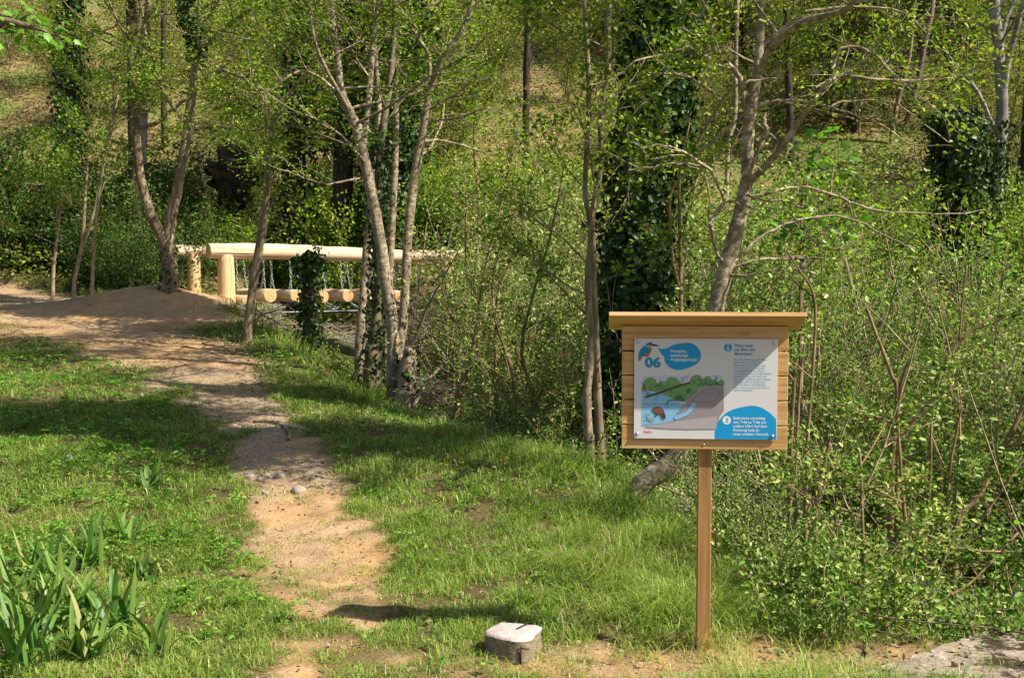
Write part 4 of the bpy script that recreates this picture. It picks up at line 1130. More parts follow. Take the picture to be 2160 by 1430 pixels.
protos['thick'] = [shrub(LT, 12, 1.25, .85, mm, lf, kk_, GT, st_, kids=(3, 6), six=True, r0=rr_, spread=.03 + .2 * (lf - .03)) for mm, lf, kk_, st_, rr_ in ((M['leaf_thicket'], .027, 6, 'stem', .008), (M['leaf_thicket'], .038, 4, 'stem_cut', .010), (M['leaf_thicket2'], .056, 2, 'stem_cut', .012), (M['leaf_thicket'], .033, 4, 'stem', .012), (M['leaf_thicket2'], .040, 2, 'deadwood', .010))]
protos['tall'] = [shrub('tall wispy shrub rising out of the thicket', 8, 2.1, .4, M['leaf_thicket'], .045, 3, 'tall shrubs of the thicket', kids=(6, 9), gap=.12, kl=(.16, .34)) for _ in range(2)]
protos['low'] = [shrub(LT2, 13, .62, .9, M['leaf_thicket'], .038, 4, 'low bushes beside the sign post', kids=(3, 5), six=True, gap=.06) for _ in range(2)]
GB = 'bushes behind the log bridge'
protos['bush'] = [shrub('dense green bush on the far bank behind the log bridge', 14, 2.0, .9, M['leaf_spring'], .075, 5, GB, kids=(5, 8), gap=.15, spread=.08) for _ in range(2)]
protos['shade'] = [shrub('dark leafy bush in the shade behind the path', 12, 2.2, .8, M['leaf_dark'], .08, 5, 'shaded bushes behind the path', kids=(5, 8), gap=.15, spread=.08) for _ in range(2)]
GH = 'understorey trees on the wooded slope'
protos['hill'] = [shrub('small leafy tree among many on the wooded slope', 4, 5.0, .45, M['leaf_hill'], .085, 6, GH, 'bark_brown', (7, 10), 2, name='understorey_tree', gap=.26, flat=.7, r0=.04, spread=.16, kl=(.3, .5)) for _ in range(3)]
used = set()
placed = []
def put(kind, x, y, sc=1.0, rz=None, z=None):
    src = rs.choice(protos[kind])
    if src.name not in used:
        used.add(src.name); o = src
    else:
        o = copy_tree(src)
    o.location = (x, y, gz1(x, y) if z is None else z)
    o.rotation_euler = (rs.uniform(-.08, .08), rs.uniform(-.08, .08), rs.uniform(0, 6.28) if rz is None else rz)
    o.scale = (sc, sc, sc * rs.uniform(.9, 1.1))
    return o
def xedge(y): return float(np.interp(y, BANK_Y, BANK_X))
# thicket on the right
cnt = 0
for _ in range(4000):
    if cnt >= 175: break
    y = 5.0 + 16 * rs.random() ** 1.35
    x = xedge(y) + .1 + rs.random() * (7.5 if y > 9 else .52 * y + 1.2)
    if x > .5 * y + 1.8: continue
    dS = float(poly_dist(np.array([x]), np.array([y]), STREAM)[0][0])
    if dS < (.28 if y > 8.6 else .5): continue
    px_ = 1080 + x / y * F
    if y > 11 and px_ < 1010: continue
    if 1285 < px_ < 1450 and 6.5 < y < 10.6: continue
    if any((x - a) ** 2 + (y - b) ** 2 < (.30 + .02 * y) ** 2 for a, b in placed): continue
    # keep the view to the bridge open
    placed.append((x, y)); cnt += 1
    if y < 6.9: put('low' if rs.random() < .75 else 'thick', x, y, rs.uniform(.7, 1.15) * (1 if y > 6 else .75))
    elif y < 11: put('thick' if rs.random() < .85 else 'tall', x, y, rs.uniform(.6, .95) + .03 * (y - 7))
    else: put('thick' if rs.random() < .6 else 'tall', x, y, rs.uniform(.95, 1.4))
extra = 0
for _ in range(600):
    if extra >= 34: break
    y = 5.2 + 2.6 * rs.random(); x = xedge(y) + .1 + rs.random() * (.52 * y - .4)
    if x > .5 * y + .3 or float(poly_dist(np.array([x]), np.array([y]), STREAM)[0][0]) < .35: continue
    extra += 1
    put('low', x, y, rs.uniform(.55, .95))
# left bank edge, behind and in front of the bridge
for (px, D, kind, sc) in ((700, 17.5, 'thick', .3), (745, 17, 'thick', .3), (590, 17.6, 'low', .35), (900, 15.5, 'low', .5), (940, 16.2, 'low', .6), (985, 14.5, 'thick', .32), (930, 13.2, 'thick', .28), (990, 12.4, 'thick', .34), (1060, 12, 'thick', .8), (880, 13.5, 'low', .6), (905, 12.3, 'low', .6), (955, 11.6, 'low', .7), (820, 14.6, 'low', .6), (1340, 9.3, 'low', .7), (1400, 8.8, 'low', .8), (1300, 9.2, 'low', .6), (1160, 9.9, 'thick', .5), (1110, 10.2, 'thick', .5), (480, 18.6, 'low', .4), (505, 18.5, 'low', .45)):
    put(kind, (px - 1080) / F * D, D, sc)
for i in range(34):
    D = 9.0 + 7.2 * rs.random()
    x = xedge(D) + rs.uniform(.0, .5)
    if abs(1080 + x / D * F - 1030) < 22 or abs(1080 + x / D * F - 815) < 12: continue
    put('low', x, D, rs.uniform(.45, .8))
for (px, D, sc) in ((560, 19.2, .5), (600, 20.2, .5), (640, 18.6, .5), (690, 19.6, .55), (730, 18.4, .5), (770, 17.6, .5), (800, 19, .55), (700, 17.0, .4), (610, 18.6, .4), (850, 17.5, .5), (540, 19.0, .5), (180, 21.2, .5), (120, 21.8, .5), (230, 20.9, .5), (60, 22.2, .6), (280, 20.6, .4)):
    put('low', (px - 1080) / F * D, D, sc)
for i in range(34):
    D = rs.uniform(24.5, 29); px = rs.uniform(380, 1350)
    if px > 880 and D < 25.5: D += 2
    put('bush', (px - 1080) / F * D, D, rs.uniform(.75, 1.25))
for i in range(22):
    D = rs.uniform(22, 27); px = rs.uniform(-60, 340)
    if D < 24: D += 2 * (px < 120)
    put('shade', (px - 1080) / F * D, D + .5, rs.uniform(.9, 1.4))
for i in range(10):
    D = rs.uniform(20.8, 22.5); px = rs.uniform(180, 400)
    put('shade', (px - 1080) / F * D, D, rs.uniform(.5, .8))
for i in range(26):
    D = rs.uniform(19, 27); px = rs.uniform(1300, 2250)
    if 1930 < px < 2140 and D < 25: continue
    put('bush', (px - 1080) / F * D, D, rs.uniform(.8, 1.3))
for i in range(125):
    D = 27.5 + 25 * rs.random() ** .8; px = rs.uniform(-150, 2310)
    if px < 480 and (D < 38 or rs.random() < .6): continue
    if 900 < px < 1350 and D < 30: continue
    put('hill', (px - 1080) / F * D, D, rs.uniform(.55, 1.15))
#GROUND
# ------------------------------------------------------------------ grass, weeds, litter
def visible_pts(n, d0, d1, pw=1.0, margin=1.4):
    D = d0 + (d1 - d0) * rng.random(n) ** pw
    X = (rng.random(n) * 2 - 1) * (D * .45 + margin)
    return X, D
def clump(X, Y, s=.9, seed=60): return fbm(X, Y, s, seed, 3)
# grass
def grass_field(name, n, d0, d1, h, wd, seed, kind='stuff', pw=1.0):
    X, Y = visible_pts(n, d0, d1, pw)
    pmk = path_mask(X, Y)
    xe = np.interp(Y, BANK_Y, BANK_X)
    dS, _ = poly_dist(X, Y, STREAM)
    bank = sstep(-.1, .5, X - xe)
    cl = clump(X, Y, 1.1, 60); c2 = clump(X, Y, 5, 66)
    dens = (1 - pmk * (.93 - .25 * sstep(.55, .75, c2))) * (.1 + 1.25 * cl) * sstep(.2, .55, c2) * (1 - bank * .75) * (dS > .5)
    keep = rng.random(n) < dens
    X, Y, pmk, cl, c2, xe = X[keep], Y[keep], pmk[keep], cl[keep], c2[keep], xe[keep]
    n = len(X)
    Z = gz(X, Y) - .004
    hh = h * rng.uniform(.35, 1.45, n) * (.15 + 1.5 * c2) * (1 - .6 * pmk) * (.65 + 1.5 * np.exp(-((X - xe + .35) / .6) ** 2))
    az = rng.uniform(0, 2 * math.pi, n); az2 = az + rng.normal(size=n) * .5
    lean = rng.uniform(.3, 2.0, n)
    o = np.stack([np.cos(az), np.sin(az), np.zeros(n)], -1)
    sd_ = np.stack([-np.sin(az2), np.cos(az2), np.zeros(n)], -1)
    ww = (wd * rng.uniform(.6, 1.3, n))[:, None]
    b = np.stack([X, Y, Z], -1)
    m_ = b + o * (hh * lean * .35)[:, None] + np.array((0, 0, 1.0)) * (hh * .62)[:, None]
    tp = b + o * (hh * lean)[:, None] + np.array((0, 0, 1.0)) * (hh * (1.08 - .42 * lean))[:, None]
    V = np.stack([b - sd_ * ww, b + sd_ * ww, m_ + sd_ * ww * .8, m_ - sd_ * ww * .8, tp], 1)
    T = np.array([(0, 1, 2), (0, 2, 3), (3, 2, 4)])
    Fs = (np.arange(n)[:, None, None] * 5 + T[None]).reshape(-1, 3)
    r = np.clip(rng.random(n) * .7 + .5 * (clump(X, Y, 2.3, 71) - .25) + .15 * pmk, 0, .88)
    r = np.where(rng.random(n) < .07 + .2 * pmk + .12 * sstep(.5, .7, clump(X, Y, 1.7, 75)), rng.uniform(.9, 1, n), r)
    tag(mesh_np(name, V, Fs, M['grass'], None, rnd=np.repeat(r, 3)), kind='stuff')
grass_field('grass', 420000, 4.0, 7.2, .074, .0018, 1)
grass_field('grass', 320000, 7.2, 12.5, .088, .0028, 2)
grass_field('grass', 120000, 12.5, 24, .09, .0045, 3, pw=1.1)
# broad leaved weeds in the turf
def weeds(name, n, d0, d1, size, mat, hz, leftbias):
    X, Y = visible_pts(n, d0, d1)
    pmk = path_mask(X, Y); xe = np.interp(Y, BANK_Y, BANK_X)
    cl = fbm(X, Y, .8, 90); left = sstep(-.6, -1.6, X / np.maximum(Y, 1) * 5 - leftbias)
    dens = (1 - pmk) ** 2 * sstep(.44, .66, .5 * cl + .5 * fbm(X, Y, 3.5, 95) + .06 * left) * (.35 + .65 * left) * (X < xe + .3)
    keep = rng.random(n) < dens
    X, Y = X[keep], Y[keep]; n = len(X)
    k = 5
    az = np.repeat(rng.uniform(0, 6.28, n), k) + np.tile(np.arange(k) * 6.28 / k, n) + rng.normal(size=n * k) * .3
    el = rng.uniform(-.1, .6, n * k)
    d = np.stack([np.cos(az) * np.cos(el), np.sin(az) * np.cos(el), np.sin(el)], -1)
    hgt = np.repeat(rng.uniform(.2, 1, n) * hz, k) + rng.uniform(0, .015, n * k)
    b = np.stack([np.repeat(X, k), np.repeat(Y, k), np.repeat(gz(X, Y), k) + hgt], -1) + d * .006
    nn = np.array((0, 0, 1.0)) + rng.normal(size=(n * k, 3)) * .25
    Ls = rng.uniform(.6, 1.2, n * k) * size
    o = leaves_obj(name, b, d, unit(nn), Ls, Ls * .62, mat, None, True, droop=.25)
    tag(o, kind='stuff')
weeds('ground_weeds', 15000, 4.0, 8.5, .029, M['weed'], .07, 0)
weeds('ground_weeds', 12000, 8.5, 18, .042, M['weed'], .09, 0)
# bank and hill undergrowth: leafy ground cover nobody could count
def cover(name, n, fn, size, mat, h):
    X, Y = fn(n)
    n = len(X)
    Z = gz(X, Y)
    pos = np.stack([X, Y, Z + rng.random(n) ** 1.5 * h * (.3 + fbm(X, Y, 1.2, 120))], -1)
    d = rand_dirs(n); d[:, 2] = np.abs(d[:, 2]) * .4
    nn = unit(np.array((0, 0, .9)) + rng.normal(size=(n, 3)) * .55)
    Ls = rng.uniform(.6, 1.3, n) * size
    tag(leaves_obj(name, pos, d, nn, Ls, Ls * .62, mat, None, False, droop=.1), kind='stuff')
def bank_pts(n):
    X, Y = visible_pts(n, 5, 24, 1.25, 2)
    xe = np.interp(Y, BANK_Y, BANK_X); dS, _ = poly_dist(X, Y, STREAM)
    k = (X > xe - .05) & (dS > .42) & (rng.random(len(X)) < .3 + 1.1 * (fbm(X, Y, 1.4, 130) - .2))
    return X[k], Y[k]
cover('bank_undergrowth', 75000, bank_pts, .042, M['leaf_thicket'], .42)
def hill_pts(n):
    X, Y = visible_pts(n, 23, 56, 1.1, 3)
    k = (rng.random(len(X)) < .2 + 2.2 * (fbm(X, Y, .35, 140) - .38))
    return X[k], Y[k]
cover('slope_undergrowth', 130000, hill_pts, .10, M['leaf_hill'], .9)
def litter_pts(n):
    X, Y = visible_pts(n, 22, 52, 1.0, 3)
    return X, Y
cover('slope_litter', 40000, litter_pts, .12, M['straw'], .12)
# dry litter on bank, twigs
def bl(n):
    X, Y = visible_pts(n, 4.2, 20, 1.2)
    dS, _ = poly_dist(X, Y, STREAM)
    k = (dS > .3) & (dS < 2.2)
    return X[k], Y[k]
cover('dry_leaf_litter', 16000, bl, .04, M['straw'], .04)
def lawn(n):
    X, Y = visible_pts(n, 4.1, 17, 1.0)
    k = (X < np.interp(Y, BANK_Y, BANK_X)) & (rng.random(len(X)) < sstep(.4, .7, fbm(X, Y, .9, 150)) + .08)
    return X[k], Y[k]
cover('fallen_dry_leaves', 5500, lawn, .032, M['straw'], .035)
def pl(n):
    X, Y = visible_pts(n, 4.2, 20, 1.0)
    k = (path_mask(X, Y) > .4)
    return X[k], Y[k]
cover('wood_chips', 16000, pl, .022, M['straw'], .008)
# brush: thin dry stems lying criss-cross in the gully
mb = MB()
for i in range(520):
    y = rs.uniform(5.2, 19.5)
    x = xedge(y) + rs.uniform(.1, 1.2 + .32 * y)
    if x > .5 * y + 1: continue
    L = rs.uniform(.3, 1.3); az = rs.uniform(0, 6.28); el = abs(rs.gauss(0, .5))
    p0 = np.array((x, y, gz1(x, y) + rs.uniform(0, .25)))
    d = np.array((math.cos(az) * math.cos(el), math.sin(az) * math.cos(el), math.sin(el)))
    pts = [p0, p0 + d * L * .5 + rvec(.04), p0 + d * L + rvec(.06) - np.array((0, 0, .05 * L))]
    pp, rr = smooth_path(pts, [rs.uniform(.003, .009), .004, .002], 3)
    mb.tube(pp, rr, 4, False)
tag(mb.build('dry_brushwood', M['stem'], None, True), kind='stuff')

# stems of the thicket ------------------------------------------------
for lab, st in (('thick brown stem cut off at the top, standing in the thicket right of the sign', [[(1880, 1010, 6.9, 15), (1885, 930, 6.9, 13), (1893, 860, 6.9, 12), (1905, 800, 6.9, 11), (1920, 760, 6.9, 10)], [(1893, 860, 6.9, 9), (1880, 790, 6.9, 8), (1850, 710, 6.9, 7), (1828, 650, 6.9, 6)]]),
                ('long bent stem leaning to the right across the middle of the thicket', [[(1880, 960, 7.4, 12), (1920, 900, 7.4, 11), (1970, 830, 7.4, 10), (1990, 770, 7.4, 9), (2020, 725, 7.4, 7), (2060, 690, 7.4, 5), (2095, 668, 7.4, 4)], [(2022, 722, 7.4, 4), (2030, 640, 7.4, 3), (2040, 560, 7.4, 3)]]),
                ('tall thin pale rod close to the right side of the sign board', [[(1700, 1010, 6.6, 9), (1705, 900, 6.6, 7), (1716, 760, 6.6, 7), (1720, 660, 6.6, 6), (1712, 610, 6.6, 5), (1690, 575, 6.6, 4), (1660, 530, 6.6, 3)]]),
                ('upright pair of thin rods seen just right of the board edge', [[(1668, 960, 6.8, 8), (1674, 830, 6.8, 7), (1680, 740, 6.8, 6), (1700, 660, 6.8, 4)], [(1680, 960, 6.9, 7), (1688, 800, 6.9, 6), (1700, 700, 6.9, 4)]]),
                ('thick stem leaning right at the right edge of the thicket', [[(2020, 1110, 6.4, 16), (2060, 1050, 6.4, 15), (2100, 970, 6.4, 13), (2140, 900, 6.4, 11), (2175, 800, 6.4, 8)]]),
                ('brown upright stem in front of the water glint on the right', [[(1915, 1290, 5.9, 9), (1905, 1200, 5.9, 9), (1912, 1130, 5.9, 9), (1905, 1050, 5.9, 8), (1898, 960, 5.9, 7), (1892, 880, 5.9, 5)]]),
                ('dark upright stem standing right of the sign post among low leaves', [[(1830, 1290, 5.7, 9), (1822, 1180, 5.7, 8), (1818, 1080, 5.7, 7), (1816, 990, 5.7, 6), (1812, 950, 5.7, 4)]]),
                ('slim stem rising behind the low bushes near the water glint', [[(2015, 1300, 6.1, 9), (2008, 1200, 6.1, 8), (1998, 1100, 6.1, 8), (2005, 980, 6.1, 7), (2020, 900, 6.1, 5), (2022, 880, 6.1, 4)]]),
                ('stem leaning steeply to the right in the lower right corner', [[(1990, 1250, 6.2, 12), (2025, 1170, 6.2, 10), (2080, 1080, 6.2, 8), (2150, 980, 6.2, 7), (2200, 900, 6.2, 5)]]),
                ('thin straight rod crossing the centre of the right thicket', [[(1955, 1110, 7, 8), (1962, 1000, 7, 7), (1966, 880, 7, 5), (1985, 780, 7, 4)]]),
                ('short cut stem leaning against the thicket just right of the post', [[(1720, 1150, 6.2, 12), (1722, 1060, 6.2, 11), (1740, 970, 6.2, 9), (1752, 935, 6.2, 8)]]),
                ('long low stem slanting up to the right at the foot of the thicket', [[(1890, 1290, 5.6, 8), (1960, 1265, 5.7, 7), (2040, 1235, 5.8, 6), (2150, 1120, 5.9, 5)]])):
    tree('cut_sapling', lab, 'sapling', st, M['stem_cut'], M['leaf_thicket'], sprays=[(0, 4, .3, 1, .4, .06)], leaf=.036, k=3, spread=.03, group='cut saplings in the thicket', six=True)
# random thin rods
rodc = 0
proto_rod = []
for j in range(5):
    th = thing('thicket_rod', (0, -70, 0), 'thin upright twig of the thicket', 'twig', 'thin rods growing through the thicket')
    m2 = MB(); nd = []
    grow(m2, nd, (0, 0, -.1), (rs.gauss(0, .15), rs.gauss(0, .15), 1), 1.7, .0095, 1, .0, .12, (2, 4), (.4, .9), 0, .2, (.2, .4))
    m2.build('stems', M['stem'], th, True)
    crown_from(nd, 'crown', 2, .03, .038, M['leaf_thicket'], th, (0, 0, 0), .4, True)
    proto_rod.append(th)
protos['rod'] = proto_rod
for i in range(125):
    y = 5.6 + 11 * rs.random(); x = xedge(y) + .25 + rs.random() * (.42 * y + .6)
    if x > .5 * y + 1 or (x / y < -.06 and y > 12): continue
    put('rod', x, y, rs.uniform(.5, 1.25))

# ------------------------------------------------------------------ boundary stone
import bmesh
def ground_pt(px, py):
    x, y = ground_at_px(px, py); return x, y
sxx, syy = ground_pt(1081, 1390)
st = thing('boundary_stone', (sxx, syy + .09, gz1(sxx, syy + .09)), 'low square boundary stone with bright pinkish top and a carved groove, standing in the grass', 'boundary stone', rz=R(-24))
st.scale = (.98, .98, .66)
def stone_poly(z, s, n=24):
    out = []
    for i in range(n):
        a = 2 * math.pi * i / n
        c_, s_ = math.cos(a), math.sin(a)
        r = 1 / (abs(c_) ** 5 + abs(s_) ** 5) ** .2
        r *= 1 - .06 * math.sin(3 * a + 1) - .035 * math.sin(5 * a) - .02 * math.sin(9 * a + 2) - .10 * max(0, math.cos(a + 2.6)) ** 6
        out.append((c_ * r * s[0], s_ * r * s[1], z))
    return np.array(out)
lv = [(-.12, (.108, .115)), (.0, (.108, .112)), (.06, (.106, .110)), (.11, (.108, .108)), (.140, (.109, .108))]
rings = [stone_poly(z, s) + rng.normal(size=(24, 3)) * (.0025, .0025, .001) for z, s in lv]
V = np.vstack(rings); n = 24; Q = []
for i in range(len(rings) - 1):
    for j in range(n): Q.append((i * n + j, i * n + (j + 1) % n, (i + 1) * n + (j + 1) % n, (i + 1) * n + j))
mesh_np('body', V, Q, M['stone_side'], st, smooth=True)
tops = [(.140, .109, .108), (.150, .105, .104), (.156, .097, .096), (.158, .07, .07), (.160, .035, .035)]
rings = [stone_poly(z, (a, b)) + (rng.normal(size=(24, 3)) * (.002, .002, .0015) if i_ else 0) for i_, (z, a, b) in enumerate(tops)]
rings[0] = np.vstack([stone_poly(.140, (.1095, .1085))])
V = np.vstack(rings + [np.array([[0, 0, .161]])]); Q = []
for i in range(len(rings) - 1):
    for j in range(n): Q.append((i * n + j, i * n + (j + 1) % n, (i + 1) * n + (j + 1) % n, (i + 1) * n + j))
bm = bmesh.new(); vs = [bm.verts.new(v_) for v_ in V]
for q in Q: bm.faces.new([vs[k2] for k2 in q])
for j in range(n): bm.faces.new([vs[(len(rings) - 1) * n + j], vs[(len(rings) - 1) * n + (j + 1) % n], vs[-1]])
for f in bm.faces: f.smooth = True
me = bpy.data.meshes.new('top'); bm.to_mesh(me); bm.free(); me.materials.append(M['stone_top']); link(bpy.data.objects.new('top', me), st)
dk = flat_mat('groove dark', (.05, .04, .03), .95, .1)  # dark strips laid on the stone stand in for carved grooves
gb = MB()
gb.box((.02, .05, .1606), (.006, .045, .0016), np.array(Matrix.Rotation(-.15, 3, 'Z')))
gb.build('groove', dk, st, False)
gb = MB(); gb.box((.085, -.1085, .06), (.003, .003, .055)); gb.box((.103, -.1085, .105), (.02, .003, .003))
gb.build('groove', dk, st, False)

# pebbles on the path and at the sign foot: individual stones
def rock(name, x, y, s, label, group, mat='pebble', sq=.6):
    bm = bmesh.new(); bmesh.ops.create_icosphere(bm, subdivisions=2, radius=1)
    k1 = rvec(1)
    for v_ in bm.verts:
        c_ = v_.co
        f = 1 + .16 * math.sin(c_.x * 2.3 + k1[0] * 3) + .12 * math.sin(c_.y * 3.1 + k1[1] * 3) + rs.uniform(-.04, .04)
        v_.co = Vector((c_.x * s[0] * f, c_.y * s[1] * f, c_.z * s[2] * f))
    for f in bm.faces: f.smooth = True
    me = bpy.data.meshes.new(name); bm.to_mesh(me); bm.free(); me.materials.append(M[mat])
    o = bpy.data.objects.new(name, me); o.location = (x, y, gz1(x, y) + s[2] * .3); o.rotation_euler = (0, 0, rs.uniform(0, 6))
    return tag(link(o), label, 'stone', group)
for (px, py, wpx, lab) in ((527, 1003, 22, 'pale rounded stone, leftmost of the cluster on the path'), (549, 1009, 20, 'grey flat stone second in the cluster on the path'), (592, 1004, 28, 'dark grey oval stone on the right of the cluster on the path'), (570, 1001, 12, 'small stone in the middle of the cluster on the path'),
                           (632, 1034, 36, 'large half buried dark stone in the path below the cluster'), (560, 1044, 18, 'small flat stone on the path beside the half buried one'), (430, 726, 10, 'small pale stone at the grass edge below the mound'), (480, 759, 13, 'pale stone on the right edge of the path near the bridge'), (264, 725, 14, 'flat pale stone on the sunlit upper path'), (297, 723, 12, 'round stone beside the flat one on the upper path'), (672, 872, 26, 'buff flat stone at the grass edge right of the path'), (164, 752, 18, 'grey stone on the left edge of the upper path'), (1535, 1372, 14, 'white pebble right beside the foot of the sign post'), (1521, 1352, 18, 'grey stone just behind the foot of the sign post'), (1310, 1365, 20, 'reddish brick fragment in the gravel left of the sign post'), (1200, 1345, 12, 'pale pebble in the grass right of the boundary stone'), (1250, 1400, 12, 'small pebble at the bottom edge below the sign')):
    x, y = ground_at_px(px, py); s = wpx / 2 / F * y
    rock('stone', x, y, (s, s * .8, s * .55), lab, 'loose stones')
gl = 'little pebble in the gravel at the foot of the sign post'
for i in range(90):
    x = rs.gauss(1.05, .32); y = rs.gauss(4.62, .14)
    s = rs.uniform(.004, .012)
    y = max(y, 4.34)
    if i < 3: pr = rock('pebble', x, y, (s, s * .8, s * .6), gl, 'pebbles by the sign post'); PRS = (PRS + [pr]) if i else [pr]
    else:
        o = PRS[i % 3].copy(); COL.objects.link(o); o.location = (x, y, gz1(x, y) + .002); f = rs.uniform(.6, 1.6); o.scale = (f, f, f); o.rotation_euler = (rs.random(), 0, rs.random() * 6)
gl = 'bit of gravel on the shaded stretch of the path'
for i in range(190):
    k2 = rs.random(); px = 500 + rs.gauss(60, 70) + k2 * 40; py = 790 + 260 * k2
    x, y = ground_at_px(px, py)
    f = rs.uniform(.8, 2.4)
    o = PRS[i % 3].copy(); COL.objects.link(o); o.location = (x, y, gz1(x, y) + .003); o.scale = (f, f, f * .7); o.rotation_euler = (rs.random(), 0, rs.random() * 6)
    o['label'] = gl; o['group'] = 'gravel on the path'
# roots on path
mb = MB()
for pts in ([(540, 890), (575, 893), (600, 903), (612, 920)], [(600, 903), (630, 905), (655, 915)], [(612, 920), (608, 932)]):
    P3 = []
    for (a, b) in pts:
        x, y = ground_at_px(a, b); P3.append((x, y, gz1(x, y) + .012))
    pp, rr = smooth_path(P3, [.022] * (len(P3) - 1) + [.01], 4); mb.tube(pp, rr, 7, False)
tag(mb.build('tree_root', M['deadwood']), 'gnarled root crossing the path where it narrows', 'root')
# fallen mossy logs
def dead(name, pts, w0, w1, lab, mat='bark_moss'):
    P3 = [P(a, b, D) for a, b, D in pts]
    pp, rr = smooth_path(P3, list(np.linspace(w0, w1, len(P3))), 5)
    mb = MB(); mb.tube(pp, rr, 10, True, lump=.08)
    return tag(mb.build(name, M[mat]), lab, 'log' if 'log' in name else 'branch', None)
dead('fallen_log', [(690, 722, 15.2), (725, 733, 14.8), (765, 745, 14.2)], .09, .07, 'mossy fallen log lying on the bank between the ivy stump and the pale trunks')
dead('fallen_branch', [(870, 860, 11.4), (905, 800, 11.6), (945, 760, 11.8)], .02, .012, 'dead branch sticking up from the heap of dry stems by the coppiced stump', 'deadwood')
dead('fallen_branch', [(1250, 1140, 7.3), (1290, 1105, 7.4), (1340, 1100, 7.4), (1420, 1150, 7), (1500, 1165, 6.8)], .004, .003, 'thin pale arching twig in the grass left of the sign post', 'stem')
# heap of dry sticks
mb = MB(); c0 = np.array(P(912, 830, 11.7))
for i in range(110):
    a = rs.uniform(0, 6.28); d = np.array((math.cos(a), math.sin(a) * .6, rs.uniform(-.2, .5)))
    p0 = c0 + rvec(.13) * (1, .8, .5); L = rs.uniform(.15, .4)
    mb.tube([p0 - d * L / 2, p0 + rvec(.02), p0 + d * L / 2], [.003, .004, .002], 4, False)
tag(mb.build('stick_heap', M['stem']), 'tangled heap of dry sticks at the foot of the coppiced stump', 'brush heap')
mb = MB()
for i in range(260):
    D = rs.uniform(16.2, 22); px = rs.uniform(530, 900); x = (px - 1080) / F * D
    a = rs.uniform(0, 6.28); d = np.array((math.cos(a), math.sin(a) * .6, rs.uniform(-.1, .5)))
    p0 = np.array((x, D, gz1(x, D) + rs.uniform(.02, .28))); L = rs.uniform(.3, 1.1)
    mb.tube([p0 - d * L / 2, p0 + rvec(.05), p0 + d * L / 2], [.008, .011, .005], 4, False)
tag(mb.build('driftwood_debris', M['deadwood'], None, True), kind='stuff')
# root plate of a fallen tree
mb = MB(); c0 = np.array(P(495, 370, 26.5))
for i in range(90):
    a = rs.uniform(0, 6.28); q = c0 + np.array((math.cos(a) * rs.uniform(.1, .7), rs.uniform(-.3, .3), math.sin(a) * rs.uniform(.1, .8)))
    d = np.array((math.cos(a), rs.uniform(-.8, .1), math.sin(a)))
    mb.tube([c0 + rvec(.1), q, q + d * rs.uniform(.02, .1) + rvec(.08)], [rs.uniform(.12, .28), rs.uniform(.07, .16), .06], 6, False, lump=.2)
tag(mb.build('root_plate', M['bark_dark']), 'dark upturned root plate of a fallen tree on the slope behind the bridge', 'root plate')

# concrete slab bottom right
zt = .02
def plane_pt(px, py, z):
    b_ = (715 - py) / F; dy = cp + b_ * sp_; dz = -sp_ + b_ * cp
    D = (z - CAMZ) * dy / dz
    return ((px - 1080) / F * D / dy, D)
e = [plane_pt(a, b, zt) for a, b in ((1780, 1430), (1915, 1388), (2035, 1345), (2200, 1300))]
pts = [(e[0][0] - .12, e[0][1] - .25), e[0], e[1], e[2], e[3], (e[3][0] + 1.2, e[3][1] + .3), (e[3][0] + 1.2, e[0][1] - 1.2), (e[0][0] - .2, e[0][1] - 1.2)]
bm = bmesh.new()
dense = []
for i in range(len(pts)):
    a, b = np.array(pts[i]), np.array(pts[(i + 1) % len(pts)])
    for k2 in range(8): dense.append(a + (b - a) * k2 / 8 + np.array((rs.gauss(0, .006), rs.gauss(0, .006))))
tv = [bm.verts.new((p_[0], p_[1], zt + rs.gauss(0, .002))) for p_ in dense]; bvv = [bm.verts.new((p_[0], p_[1], zt - .6)) for p_ in dense]
bm.faces.new(tv)
for i in range(len(tv)): bm.faces.new([tv[i], bvv[i], bvv[(i + 1) % len(tv)], tv[(i + 1) % len(tv)]])
bmesh.ops.recalc_face_normals(bm, faces=bm.faces)
me = bpy.data.meshes.new('concrete_slab'); bm.to_mesh(me); bm.free(); me.materials.append(M['concrete'])
tag(link(bpy.data.objects.new('concrete_slab', me)), 'weathered mossy concrete slab at the lower right corner', 'slab')

